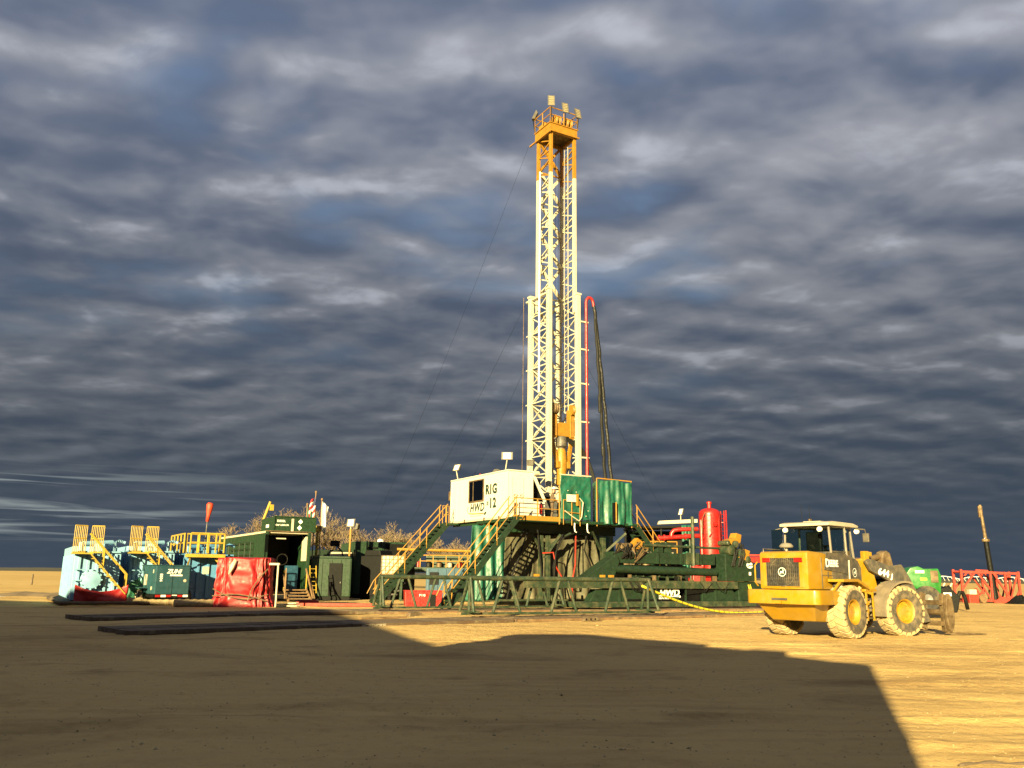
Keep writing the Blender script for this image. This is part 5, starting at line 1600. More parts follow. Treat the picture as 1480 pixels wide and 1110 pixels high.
# ------------------------------------------------------------------ other green units between shed and rig
def steel_box(name, label, cat, loc, rz, w, l, h, mat, door=None, z0=0.25, ribs=True, group=None):
    t = thing(name, label, cat, loc, rz, group)
    m = MAT[mat]
    MB().box(0, w, 0, l, z0, h).build('shell', m, t, bevel=0.04)
    MB().box(0.05, w - 0.05, 0.05, l - 0.05, 0, z0 - 0.002).build('skid', MAT['black_steel_and_shade'], t)
    if ribs:
        for k in range(max(2, int(w / 0.5))):
            x = 0.12 + (w - 0.24) * k / (max(2, int(w / 0.5)) - 1)
            MB().box(x - 0.035, x + 0.035, -0.045, -0.002, z0 + 0.05, h - 0.06).build('rib', m, t)
        for k in range(max(2, int(l / 0.6))):
            y = 0.12 + (l - 0.24) * k / (max(2, int(l / 0.6)) - 1)
            MB().box(-0.045, -0.002, y - 0.035, y + 0.035, z0 + 0.05, h - 0.06).build('rib', m, t)
    if door:
        a, b_, z1 = door
        d = MB().box(a, b_, -0.06, -0.046, z0 + 0.05, z1).build('door', MAT['black_steel_and_shade'], t)
        MB().box(b_ - 0.12, b_ - 0.05, -0.10, -0.061, 1.1, 1.2).build('handle', MAT['grey_steel'], d)
    return t


t = steel_box('engine_house', 'rounded green engine house with dark open doorway near the flags', 'container', (-13.1, 57.8, 0), R(12), 2.65, 3.6, 2.7, 'rig_green', (1.2, 2.05, 2.4))
MB().prism([(0, 2.702), (2.65, 2.702), (2.5, 2.85), (0.2, 2.85)], 0.02, 3.5, 'xz').build('roof', MAT['rig_green'], t, bevel=0.05)
t = steel_box('control_house', 'tall unit with its shade painted black just right of the open shed', 'container', (-14.1, 60.6, 0), R(-28), 1.6, 2.6, 2.65, 'black_steel_and_shade')  # black stands for the shade on its faces
t = steel_box('pump_house', 'pump house with its shade painted black and stepped front left of the first stairs', 'container', (-10.4, 61.2, 0), R(-26), 2.6, 3.0, 2.95, 'black_steel_and_shade', ribs=False)  # shaded faces painted as black
MB().prism([(0.2, 2.952), (1.6, 2.952), (1.5, 3.35), (0.3, 3.35)], 0.1, 1.6, 'xz').build('hood', MAT['black_steel_and_shade'], t, bevel=0.05)
for k in range(4):
    MB().tube((2.7, -0.2 + k * .4, 0.4 + 0.2 * k), (3.3, -0.3 + k * .3, 0.4 + 0.25 * k), 0.06, 6).build('pipe', MAT['grey_steel'], t)
t = steel_box('generator_house', 'tall green generator container with ribbed end behind the pump house', 'container', (-11.6, 66.0, 0), R(20), 3.9, 7.0, 4.15, 'rig_green')
for k in range(7):
    MB().box(0.75, 1.6, -0.09, -0.05, 2.0 + k * 0.27, 2.12 + k * 0.27).build('louvre', MAT['black_steel_and_shade'], t)
MB().box(2.2, 3.8, -0.075, -0.05, 3.0, 4.0).build('vent_opening', MAT['black_steel_and_shade'], t)
flood_light(t, (0.35, 0.2, 4.15), (0.0, 0.1, 5.0), turn=-130, tilt=-10, size=(0.45, 0.5))
MB().lathe([(0.3, 4.15), (0.25, 4.3), (0.1, 4.38)], (1.9, 0.5, 0), 'z', 12).build('dome', MAT['white_paint'], t)
t = steel_box('utility_house', 'long low green container whose roof shows between the flag poles', 'container', (-14.6, 66.5, 0), R(25), 3.2, 6.0, 3.5, 'deck_green')
MB().box(0.9, 2.6, -0.08, -0.05, 2.9, 3.35).build('sign_board', MAT['cream'], t)

# poly tank in a wire cage
def caged_tank(label, loc, rz, z0):
    t = thing('caged_water_tank', label, 'tank', loc, rz, 'white caged water tanks')
    MB().box(0.04, 1.46, 0.04, 1.1, z0, z0 + 1.2).build('bottle', MAT['cream'], t, bevel=0.08, smooth='auto')
    mb = MB()
    for k in range(7):
        x = 1.5 * k / 6
        mb.tube((x, 0, z0), (x, 0, z0 + 1.2), 0.014, 4).tube((x, 1.14, z0), (x, 1.14, z0 + 1.2), 0.014, 4)
    for k in range(5):
        y = 1.14 * k / 4
        mb.tube((0, y, z0), (0, y, z0 + 1.2), 0.014, 4).tube((1.5, y, z0), (1.5, y, z0 + 1.2), 0.014, 4)
    for k in range(6):
        z = z0 + 1.2 * k / 5
        mb.path([(0, 0, z), (1.5, 0, z), (1.5, 1.14, z), (0, 1.14, z), (0, 0, z)], 0.014, 4)
    mb.build('cage', MAT['loader_grey'], t)
    MB().box(0, 1.5, 0, 1.14, z0 - 0.16, z0 - 0.002).build('pallet', MAT['timber'], t)
    for x in (0.1, 1.3):
        for y in (0.1, 1.0):
            MB().box(x, x + 0.12, y, y + 0.12, 0, z0 - 0.162).build('stand_leg', MAT['rig_green'], t)
    MB().box(0, 1.5, 0, 1.14, z0 - 0.5, z0 - 0.17).build('stand_deck', MAT['rig_green'], t)


caged_tank('white caged water tank on a stand behind the left stairs', (-8.55, 58.6, 0), R(10), 1.75)

t = steel_box('blue_container', 'low blue steel container under the stairs behind the red bin', 'container', (-5.4, 57.6, 0), R(6), 3.5, 2.4, 2.15, 'box_blue')
MB().box(0.15, 0.75, -0.06, -0.046, 1.1, 1.9).build('grille', MAT['black_steel_and_shade'], t)
t = thing('mud_process_platform', 'green process platform with orange rails behind the two front stairs', 'platform', (-7.9, 62.6, 0), R(4))
MB().box(0, 6.2, 0, 2.0, 1.9, 2.25).build('deck', MAT['rig_green'], t, bevel=0.02)
for x in (0.3, 3.0, 5.8):
    MB().box(x - 0.1, x + 0.1, 0.1, 0.3, 0, 1.898).build('post', MAT['rig_green'], t)
handrail(t, (1.5, 0.05, 2.25), (5.2, 0.05, 2.25), MAT['rail_yellow'], posts=4, h=0.85, r=0.04)
MB().box(1.9, 6.0, 0.8, 1.8, 2.252, 3.1).build('tank', MAT['rig_green'], t, bevel=0.04)
MB().tube((-0.2, 0.4, 3.5), (6.0, 0.4, 3.42), 0.10, 8).build('orange_pipe', MAT['rig_orange'], t)
for x in (0.4, 5.6):
    MB().tube((x, 0.4, 2.2), (x, 0.4, 3.5), 0.06, 6).build('pipe_support', MAT['rig_green'], t)
for k in range(7):
    MB().lathe([(0.12, 0), (0.2, 0.03), (0.2, 0.35), (0.1, 0.42)], (0.6 + 0.75 * k, 0.5, 2.25), 'z', 10).build('motor', MAT[('cream', 'vessel_red', 'hose_black', 'worn_steel')[k % 4]], t, smooth='auto')

t = thing('red_bin', 'red steel bin with dark opening on the mats behind the pipe rack', 'bin', (-5.45, 46.6, 0), R(12))
MB().prism([(0, 0.08), (1.85, 0.08), (1.95, 0.84), (-0.04, 0.84)], 0, 1.0, 'xz').build('shell', MAT['vessel_red'], t, bevel=0.02)
MB().box(-0.06, 1.97, -0.02, 1.02, 0.842, 0.9).build('rim', MAT['vessel_red'], t)
MB().box(1.28, 1.58, -0.03, -0.001, 0.1, 0.7).build('opening', MAT['black_steel_and_shade'], t)
lettering('P I G', 0.16, MAT['letter_white'], t, (0.7, -0.004, 0.6), (R(90), 0, 0), bold=0.004)
for x in (0.15, 1.6):
    MB().box(x, x + 0.15, 0.1, 0.9, 0.0, 0.078).build('runner', MAT['black_steel_and_shade'], t)

# ------------------------------------------------------------------ flags and lamp poles
def flag(label, loc, top, mat, z0, z1, w, stripes=False, seed=1.0):
    t = thing('flag', label, 'flag', loc, 0, 'flags on poles')
    MB().tube((0, 0, 0), (0, 0, top), 0.04, 8).lathe([(0.07, top), (0.09, top + 0.07), (0.02, top + 0.14)], n=8).build('pole', MAT['timber'], t)
    def fn(a, c):
        return (0.05 + w * a * (0.35 + 0.65 * c) * (0.75 + 0.25 * math.sin(3 * c + seed)), 0.10 * math.sin(9 * a + 4 * c + seed), z0 + (z1 - z0) * c - 0.45 * a * (1.2 - 0.4 * c))
    if not stripes:
        MB().grid(fn, 12, 16).build('cloth', MAT[mat], t, smooth=True, thick=0.012)
    else:
        n = 7
        for k in range(n):
            c0, c1 = k / n, (k + 1) / n
            MB().grid(lambda a, c: fn(a if c0 < 0.55 else 0.45 + 0.55 * a, c0 + (c1 - c0) * c), 8, 3).build('stripe', MAT['flag_red' if k % 2 == 0 else 'flag_white'], t, smooth=True, thick=0.012)
        MB().grid(lambda a, c: fn(0.45 * a, 4 / 7 + 3 / 7 * c), 6, 6).build('canton', MAT['flag_blue'], t, smooth=True, thick=0.014)
    return t


t = flag('limp dark green flag on the leftmost flag pole', (-14.1, 60.0, 0), 6.35, 'flag_green', 4.1, 6.2, 0.45, seed=0.3)
t = flag('limp striped red and white flag on the middle flag pole', (-13.55, 60.0, 0), 7.2, None, 5.5, 7.0, -0.75, True, 1.0)
t = flag('white flag hanging on the rightmost flag pole', (-13.1, 60.0, 0), 6.7, 'flag_white', 4.75, 6.6, 0.80, seed=2.0)
t = thing('sign_lamp', 'small glowing cyan lamp below the green flag', 'lamp', (-14.3, 59.6, 0))
MB().tube((0, 0, 0), (0, 0, 4.0), 0.05, 6).build('post', MAT['black_steel_and_shade'], t)
MB().box(-0.3, 0.35, -0.08, 0.02, 3.9, 4.1).build('lamp', MAT['cyan_light'], t, bevel=0.02)
t = thing('lamp_pole', 'cream lamp pole with square bright floodlight by the engine house', 'lamp', (-11.35, 61.9, 0), R(-15))
MB().tube((0, 0, 0), (0, 0, 4.85), 0.07, 8).build('pole', MAT['rail_yellow'], t)
flood_light(t, (0, 0, 4.85), (0, 0, 5.0), turn=-15, tilt=-8, size=(0.75, 0.55), post='cream')
t = thing('lamp_pole', 'yellow lamp pole with a shaded head between the flags', 'lamp', (-13.6, 61.5, 0), R(20))
MB().tube((0, 0, 0), (0, 0, 4.6), 0.10, 8).box(-0.25, 0.25, -0.15, 0.15, 4.6, 5.0).build('pole', MAT['tank_yellow'], t)
t = thing('lamp_pole', 'dark floodlight on a bent mast left of the generator container', 'lamp', (-12.6, 63.0, 0), R(20))
MB().path([(0.6, 0, 2.9), (0.5, 0, 3.3), (0.1, 0, 3.7)], 0.05, 6).tube((0.6, 0, 0), (0.6, 0, 3), 0.06, 6).box(-0.35, 0.3, -0.15, 0.15, 3.65, 4.05).build('pole', MAT['black_steel_and_shade'], t)
# low red beam on the ground before the green units
t = thing('red_ground_beam', 'low red steel beam lying on the sand before the engine house', 'beam', (-11.6, 47.2, 0), R(8))
MB().box(0, 4.4, 0, 0.3, 0.0, 0.16).box(0.2, 0.4, -0.1, 0.4, 0.162, 0.22).build('beam', MAT['bright_red'], t, bevel=0.015)
t = thing('red_ground_beam', 'short red box lying before the shed steps', 'beam', (-11.9, 49.5, 0), R(8))
MB().box(0, 1.2, 0, 0.5, 0.0, 0.22).box(0.1, 1.1, 0.05, 0.45, 0.222, 0.26).build('box', MAT['vessel_red'], t, bevel=0.02)

# ------------------------------------------------------------------ wheel loader, articulated: rear frame along x, front frame turned 20 degrees right
LO = thing('wheel_loader', 'yellow articulated wheel loader parked with its grille towards the viewer', 'wheel loader', (10.56, 28.38, 0), R(42))
Yl, Dk = MAT['loader_yellow'], MAT['loader_dark']
FA = R(-20)
FM = Matrix.Rotation(FA, 4, 'Z')


def front(o):
    o.rotation_euler = (0, 0, FA)
    return o


def loader_wheel(x, y, frontal):
    s = -1 if y < 0 else 1
    r, w = 0.77, 0.30
    prof = [(0.36, -w * .78), (0.44, -w * .92), (0.60, -w), (0.70, -w * .93), (0.735, -w * .8), (0.735, w * .8), (0.70, w * .93), (0.60, w), (0.44, w * .92), (0.36, w * .78)]
    M = (FM if frontal else Matrix.Identity(4))
    c = M @ Vector((x, y, r))
    rot = (0, 0, FA if frontal else 0)
    wh = link('wheel', MB().lathe(prof, ax='y', n=40, closed=True).mesh('wheel', MAT['tyre_wall'], smooth='auto'), LO, c, rot)
    mb = MB()
    n = 22

    def cyl(a, yy, rr):
        return (rr * math.sin(a), yy, rr * math.cos(a))
    for k in range(n):
        a0 = 2 * math.pi * k / n
        for side in (-1, 1):
            a = a0 + (0.14 if side > 0 else 0)
            y0, y1, y2 = 0.015 * side, w * 0.72 * side, w * 1.02 * side
            da, sl = 0.095, 0.13
            rr = 0.785
            top = [cyl(a + sl - da, y0, rr), cyl(a + sl + da, y0, rr), cyl(a + da, y1, rr), cyl(a - da, y1, rr), cyl(a - 0.02 + da, y2, 0.735), cyl(a - 0.02 - da, y2, 0.735)]
            bot = [cyl(a + sl - da, y0, 0.72), cyl(a + sl + da, y0, 0.72), cyl(a + da, y1, 0.71), cyl(a - da, y1, 0.71), cyl(a - 0.02 + da, y2, 0.64), cyl(a - 0.02 - da, y2, 0.64)]
            mb.add(top + bot, [(0, 1, 2, 3), (3, 2, 4, 5), (0, 6, 7, 1), (1, 7, 8, 2), (2, 8, 10, 4), (4, 10, 11, 5), (5, 11, 9, 3), (3, 9, 6, 0)])
    mb.lathe([(0.72, -w * .9), (0.742, -w * .8), (0.742, w * .8), (0.72, w * .9)], ax='y', n=40, closed=True)
    mb.build('tread', MAT['muddy_rubber'], wh)
    o = s * w
    MB().lathe([(0.0, o * 0.35), (0.16, o * 0.35), (0.20, o * 0.30), (0.30, o * 0.36), (0.33, o * 0.75), (0.375, o * 0.86), (0.375, o * 0.72), (0.35, o * 0.2), (0.0, 0.0)], ax='y', n=30).build('rim', MAT['wheel_yellow'], wh, smooth='auto')
    for k in range(8):
        a = k * math.pi / 4
        MB().lathe([(0.022, o * 0.36), (0.022, o * 0.44)], (0.235 * math.cos(a), 0, 0.235 * math.sin(a)), 'y', 6).build('bolt', MAT['wheel_yellow'], wh)
    return wh


for x, fr in ((-1.5, False), (1.5, True)):
    for y in (-1.03, 1.03):
        loader_wheel(x, y, fr)
MB().tube((-1.5, -0.8, 0.77), (-1.5, 0.8, 0.77), 0.22, 12).build('axle', Dk, LO)
front(MB().tube((1.5, -0.8, 0.77), (1.5, 0.8, 0.77), 0.22, 12).build('axle', Dk, LO))

# rear frame, hood, counterweight
MB().prism([(-1.94, 0.50), (-0.2, 0.55), (0.25, 0.75), (0.25, 1.15), (-1.94, 1.15)], -0.55, 0.55, 'xz').build('rear_frame', Dk, LO, bevel=0.03)
# belly tray
MB().add([(-3.2, -0.95, 0.98), (-3.2, 0.95, 0.98), (-2.0, 0.95, 0.98), (-2.0, -0.95, 0.98), (-2.75, -0.7, 0.5), (-2.75, 0.7, 0.5), (-1.95, 0.7, 0.46), (-1.95, -0.7, 0.46)],
         [(0, 1, 2, 3), (4, 7, 6, 5), (0, 4, 5, 1), (1, 5, 6, 2), (2, 6, 7, 3), (3, 7, 4, 0)]).build('belly_tray', Yl, LO, bevel=0.03)
MB().prism([(-3.42, -1.08), (-3.50, 0), (-3.42, 1.08), (-3.30, 1.20), (-2.55, 1.20), (-2.45, 1.08), (-2.45, -1.08), (-2.55, -1.20), (-3.30, -1.20)], 0.98, 1.40, 'xy').build('counterweight', Yl, LO, bevel=0.05, smooth='auto')
MB().prism([(-3.0, 0.98), (-1.9, 0.98), (-1.9, 1.35), (-2.45, 1.4), (-2.5, 1.2)], -1.14, 1.14, 'xz').build('side_skirt', Yl, LO, bevel=0.02)
# hood
MB().prism([(-3.20, 1.41), (-1.5, 1.41), (-1.5, 2.36), (-2.3, 2.50), (-3.08, 2.53), (-3.18, 2.47)], -0.80, 0.80, 'xz').build('hood', Yl, LO, bevel=0.06, smooth='auto')
for s in (-1, 1):
    MB().box(-2.42, -2.40, s * 0.812 - 0.01, s * 0.812 + 0.01, 1.45, 2.35).build('panel_gap', Dk, LO)
    MB().box(-2.40, -1.55, s * 0.808 - 0.008, s * 0.808 + 0.008, 1.82, 1.835).build('panel_gap', Dk, LO)
MB().box(-3.224, -3.202, -0.66, 0.66, 1.47, 2.38).build('grille_surround', Yl, LO, bevel=0.02)
g = MB().box(-3.235, -3.226, -0.54, 0.54, 1.50, 2.32).build('grille', MAT['black_steel_and_shade'], LO)
mb = MB()
for k in range(21):
    z = 1.52 + k * 0.038
    mb.box(-3.247, -3.236, -0.54, 0.54, z, z + 0.014)
for k in range(17):
    y = -0.53 + k * 0.066
    mb.box(-3.252, -3.2472, y - 0.006, y + 0.006, 1.50, 2.32)
mb.build('grille_bars', MAT['loader_dark'], g)
MB().lathe([(0.40, -3.258), (0.415, -3.258), (0.415, -3.2535), (0.40, -3.2535)], (0, 0, 1.91), 'x', 40, closed=True).build('fan_ring', MAT['loader_dark'], g)


def deer_badge(parent, M, r):
    """round badge with a leaping deer, drawn in a local x-z plane facing -y"""
    def T_(a, b_, d):
        return M @ Vector((a * r, d, b_ * r))
    n = 28
    mb = MB()
    for r0, r1 in ((0.0, 0.86),):
        mb.add([T_(r1 * math.cos(2 * math.pi * i / n), r1 * math.sin(2 * math.pi * i / n), -0.004) for i in range(n)], [tuple(range(n))])
    mb.build('badge_disc', MAT['letter_green'], parent)
    mb = MB()
    ring = [T_(c * math.cos(2 * math.pi * i / n), c * math.sin(2 * math.pi * i / n), -0.007) for c in (0.86, 1.0) for i in range(n)]
    mb.add(ring, [(i, (i + 1) % n, n + (i + 1) % n, n + i) for i in range(n)])
    body = [(-0.48, 0.10), (-0.30, 0.20), (0.05, 0.12), (0.22, 0.28), (0.22, 0.40), (0.40, 0.42), (0.52, 0.32), (0.42, 0.24), (0.34, 0.05), (0.24, -0.10), (0.10, -0.14), (-0.25, -0.08), (-0.42, -0.02)]
    mb.add([T_(a, b_, -0.009) for a, b_ in body], [tuple(range(len(body)))])
    for leg in ([(0.28, -0.05), (0.50, -0.12), (0.40, -0.34), (0.34, -0.33), (0.42, -0.16), (0.20, -0.12)], [(0.16, -0.10), (0.34, -0.30), (0.20, -0.48), (0.15, -0.45), (0.25, -0.30), (0.08, -0.12)],
                [(-0.40, 0.0), (-0.55, -0.22), (-0.44, -0.50), (-0.38, -0.48), (-0.46, -0.22), (-0.28, -0.06)], [(-0.25, -0.04), (-0.36, -0.25), (-0.20, -0.52), (-0.15, -0.48), (-0.27, -0.24), (-0.12, -0.08)],
                [(0.24, 0.38), (0.12, 0.62), (0.02, 0.68), (0.18, 0.64), (0.30, 0.42)], [(0.30, 0.42), (0.28, 0.62), (0.18, 0.74), (0.33, 0.64), (0.36, 0.42)]):
        mb.add([T_(a, b_, -0.0105) for a, b_ in leg], [tuple(range(len(leg)))])
    mb.build('badge_deer', MAT['letter_white'], parent)


deer_badge(g, Matrix.Translation((-3.262, 0, 1.91)) @ Matrix.Rotation(R(-90), 4, 'Z'), 0.13)
for s in (-1, 1):
    for z in (2.20, 2.27):
        MB().box(-3.262, -3.236, s * 0.53 - 0.13, s * 0.53 + 0.13, z, z + 0.055).build('tail_lamp', MAT['tail_lamp'], LO)
MB().path([(-3.22, 0.86, 1.5), (-3.32, 0.88, 1.6), (-3.32, 0.88, 2.1), (-3.22, 0.86, 2.2)], 0.025, 6).build('grab_rail', Yl, LO)
MB().path([(-3.1, 0.7, 2.5), (-3.1, 0.7, 2.60), (-2.0, 0.7, 2.60), (-2.0, 0.7, 2.45)], 0.018, 6).build('grab_rail', Dk, LO)
MB().box(-3.52, -3.48, -0.25, 0.25, 1.10, 1.16).build('tow_slot', Dk, LO)
MB().box(-3.54, -3.46, -0.08, 0.12, 1.0, 1.08).build('tow_hook', Yl, LO)
MB().tube((-2.35, 0.35, 2.42), (-2.35, 0.35, 2.66), 0.045, 8).lathe([(0.20, 2.66), (0.22, 2.70), (0.15, 2.78), (0.05, 2.80)], (-2.35, 0.35, 0), 'z', 16).build('air_intake', MAT['cab_post'], LO, smooth='auto')
# dark band beneath the cab with the maker's lettering
for s in (-1, 1):
    MB().prism([(-2.28, 2.00), (-1.0, 1.90), (0.02, 1.62), (0.02, 2.10), (-1.0, 2.52), (-2.1, 2.50)], s * 0.815, s * 0.83, 'xz').build('dark_band', Dk, LO)
MB().prism([(-1.75, 1.55), (0.05, 1.55), (0.10, 2.05), (-0.1, 2.3), (-0.75, 2.5), (-1.85, 2.5)], -0.81, 0.81, 'xz').build('cab_base', Dk, LO, bevel=0.03)
lettering('D', 0.34, MAT['letter_white'], LO, (-2.19, -0.832, 2.08), (R(90), 0, 0), bold=0.010, sx=0.9)
lettering('EERE', 0.275, MAT['letter_white'], LO, (-1.965, -0.832, 2.095), (R(90), 0, 0), bold=0.010, sx=0.92)
deer_badge(LO, Matrix.Translation((-0.42, -0.832, 1.93)), 0.135)
MB().box(-2.08, -2.03, -0.826, -0.812, 1.78, 1.94).build('side_marker', Dk, LO)

# cab
post = MAT['cab_post']
cx0, cx1, cw = -1.70, -0.08, 0.74
cz0, cz1 = 2.5, 3.33
P = {'rl': (cx0, cw), 'rr': (cx0, -cw), 'ml': (-0.78, cw + 0.03), 'mr': (-0.78, -cw - 0.03), 'fl': (cx1, cw - 0.14), 'fr': (cx1, -cw + 0.14)}
for k, (x, y) in P.items():
    b_ = (x + (0.12 if k[0] == 'f' else 0.0), y * (1.05), 2.1 if k[0] != 'r' else 2.45)
    MB().bar(b_, (x - (0.03 if k[0] == 'f' else 0), y, cz1), 0.055).build('cab_post', post, LO, bevel=0.01)


def pane(name, a, b_, z0=2.52, z1=3.31):
    (x0, y0), (x1, y1) = P[a], P[b_]
    mb = MB()
    mb.add([(x0, y0, z0), (x1, y1, z0), (x1, y1, z1), (x0, y0, z1)], [(0, 1, 2, 3)])
    o = mb.build(name, MAT['cab_glass'], LO)
    for z in (z0, z1):
        MB().bar((x0, y0, z), (x1, y1, z), 0.045).build('window_frame', Dk, o)


pane('rear_window', 'rl', 'rr')
pane('side_window', 'rr', 'mr', 2.55)
pane('door_window', 'mr', 'fr', 2.2)
pane('windscreen', 'fr', 'fl', 2.2)
pane('door_window', 'fl', 'ml', 2.2)
pane('side_window', 'ml', 'rl', 2.55)
MB().prism([(-1.88, 3.33), (-0.0, 3.33), (0.06, 3.36), (0.02, 3.40), (-0.3, 3.46), (-1.6, 3.47), (-1.86, 3.42)], -0.84, 0.84, 'xz').build('cab_roof', MAT['cab_roof'], LO, bevel=0.04, smooth='auto')
MB().box(-1.35, -0.5, -0.3, 0.3, 3.47, 3.51).build('roof_hatch', MAT['cab_roof'], LO, bevel=0.015)
MB().lathe([(0.06, 3.53), (0.06, 3.6), (0.03, 3.62)], (-0.9, 0.3, 0), 'z', 10).build('beacon', MAT['worn_steel'], LO)
for (x, y) in ((-1.86, 0.62), (-1.86, -0.55), (0.05, -0.78)):
    MB().lathe([(0.075, -0.05), (0.085, 0.0), (0.05, 0.07)], (x - 0.02, y, 3.22), 'x', 12).build('work_lamp', MAT['reflector'], LO)
MB().path([(-0.05, -0.78, 3.3), (0.08, -1.02, 3.28), (0.1, -1.05, 3.1)], 0.02, 5).build('mirror_arm', Dk, LO)
MB().box(0.06, 0.14, -1.14, -0.94, 2.88, 3.16).build('mirror', Dk, LO, bevel=0.02)
MB().path([(-1.7, 0.85, 3.3), (-1.75, 1.05, 3.25)], 0.02, 5).build('mirror_arm', Dk, LO)
MB().box(-1.80, -1.76, 0.80, 1.18, 2.45, 3.25).build('open_door', MAT['cab_glass'], LO)
MB().box(-1.2, -0.75, -0.28, 0.28, 2.1, 2.62).box(-1.32, -1.18, -0.26, 0.26, 2.5, 3.18).build('seat', MAT['black_steel_and_shade'], LO, bevel=0.05)
MB().bar((-0.45, 0, 2.2), (-0.6, 0, 2.75), 0.07).lathe([(0.19, 2.74), (0.21, 2.76), (0.19, 2.78)], (-0.6, 0, 0), 'z', 16).build('steering_wheel', MAT['black_steel_and_shade'], LO)
MB().box(-0.5, -0.2, -0.35, 0.35, 2.1, 2.6).build('console', MAT['black_steel_and_shade'], LO, bevel=0.04)
for x in (-1.55, -1.05):
    MB().tube((x, 0.2, 3.5), (x - 0.05, 0.2, 4.0), 0.008, 4).build('antenna', MAT['black_steel_and_shade'], LO)
# platform, steps and fender over the rear wheel
for s in (-1, 1):
    MB().prism([(-2.15, 1.72), (-1.2, 1.74), (-0.55, 1.50), (-0.55, 1.42), (-1.25, 1.65), (-2.15, 1.64)], s * 0.84, s * 1.34, 'xz').build('fender', Yl, LO, bevel=0.015)
    MB().bar((-2.1, s * 1.25, 1.70), (-2.05, s * 0.9, 1.30), 0.06).build('fender_stay', Yl, LO)
    MB().bar((-0.95, s * 1.25, 1.50), (-1.1, s * 0.9, 1.1), 0.09).build('fender_stay', Yl, LO)
    MB().box(-0.7, 0.05, s * 0.85, s * 1.28, 1.36, 1.44).build('platform', Yl, LO, bevel=0.015)
    MB().tube((-0.85, s * 0.87, 1.5), (-0.85, s * 0.89, 2.3), 0.025, 6).build('grab_rail', MAT['cab_roof'], LO)
    for z in (0.55, 0.85, 1.12):
        MB().box(-0.62, -0.2, s * 1.0, s * 1.25, z, z + 0.04).build('step', Dk, LO)
    MB().bar((-0.62, s * 1.25, 0.5), (-0.62, s * 1.25, 1.4), 0.05).bar((-0.2, s * 1.25, 0.5), (-0.2, s * 1.25, 1.4), 0.05).build('step_rail', Yl, LO)
    MB().prism([(-1.0, 0.75), (-0.3, 0.7), (0.1, 1.0), (0.1, 1.4), (-1.0, 1.4)], s * 0.55, s * 0.8, 'xz').build('fuel_tank', Yl, LO, bevel=0.04)
MB().lathe([(0.09, -0.02), (0.12, 0), (0.12, 0.22), (0.09, 0.24)], (-1.75, -0.98, 1.4), 'z', 12).build('filter', MAT['cab_roof'], LO)
MB().path([(-1.9, -0.9, 1.5), (-1.75, -0.95, 1.62), (-1.55, -0.95, 1.55), (-1.4, -0.9, 1.45)], 0.05, 6).build('hose', Dk, LO)

# front frame: tower, boom, crank, cylinders
front(MB().prism([(-0.1, 0.5), (1.9, 0.5), (2.0, 0.9), (1.25, 1.3), (0.98, 2.28), (0.85, 2.42), (0.30, 2.34), (0.0, 1.5)], -0.52, 0.52, 'xz').build('loader_tower', Yl, LO, bevel=0.03))
front(MB().prism([(-0.15, 1.3), (0.35, 1.3), (0.62, 2.32), (-0.05, 2.28)], -0.60, 0.60, 'xz').build('tower_plate', Yl, LO, bevel=0.02))
front(MB().box(0.62, 0.84, -0.62, -0.45, 2.28, 2.62).box(0.84, 0.98, -0.6, -0.46, 2.46, 2.6).build('front_lamp', Yl, LO, bevel=0.03))
front(MB().box(0.62, 0.84, 0.45, 0.62, 2.28, 2.62).build('front_lamp', Yl, LO, bevel=0.03))
for s in (-1, 1):
    front(MB().prism([(0.55, 2.30), (0.75, 2.38), (1.6, 2.16), (2.05, 2.22), (2.3, 1.9), (3.0, 0.75), (3.12, 0.42), (2.85, 0.38), (2.45, 1.0), (2.0, 1.55), (1.4, 1.72), (0.75, 2.0)], s * 0.62, s * 0.74, 'xz').build('boom', Dk, LO, bevel=0.02))
    front(MB().tube((0.5, s * 0.45, 1.0), (1.9, s * 0.5, 1.55), 0.08, 10).build('lift_cylinder', MAT['grey_steel'], LO))
    # grey front fender over the rear half of the wheel
    pts = [(1.5 + 0.93 * math.cos(a), 0.77 + 0.93 * math.sin(a)) for a in [R(d) for d in range(70, 200, 10)]]
    pin = [(1.5 + 0.87 * math.cos(a), 0.77 + 0.87 * math.sin(a)) for a in [R(d) for d in range(190, 60, -10)]]
    front(MB().prism(pts + pin, s * 0.72, s * 1.36, 'xz').build('fender', MAT['loader_grey'], LO))
front(MB().tube((2.2, -0.62, 1.75), (2.2, 0.62, 1.75), 0.12, 10).build('cross_tube', Dk, LO))
front(MB().prism([(1.75, 2.1), (1.9, 2.62), (2.05, 2.68), (2.2, 2.6), (2.45, 1.6), (2.2, 1.5)], -0.16, 0.16, 'xz').build('bell_crank', MAT['worn_steel'], LO, bevel=0.04))
front(MB().tube((0.9, 0, 2.2), (1.95, 0, 2.52), 0.10, 12).tube((0.75, 0, 2.15), (1.5, 0, 2.42), 0.13, 12).build('tilt_cylinder', MAT['worn_steel'], LO))
front(MB().bar((2.4, 0, 1.65), (3.1, 0, 1.0), 0.14, 0.18).build('crank_link', MAT['worn_steel'], LO))
lettering('644', 0.30, MAT['letter_white'], front(LO) if False else LO, FM @ Vector((1.02, -0.745, 1.90)), (R(90), R(13), FA), bold=0.011)
lettering('J', 0.21, MAT['letter_white'], LO, FM @ Vector((1.56, -0.745, 1.775)), (R(90), R(13), FA), bold=0.009)
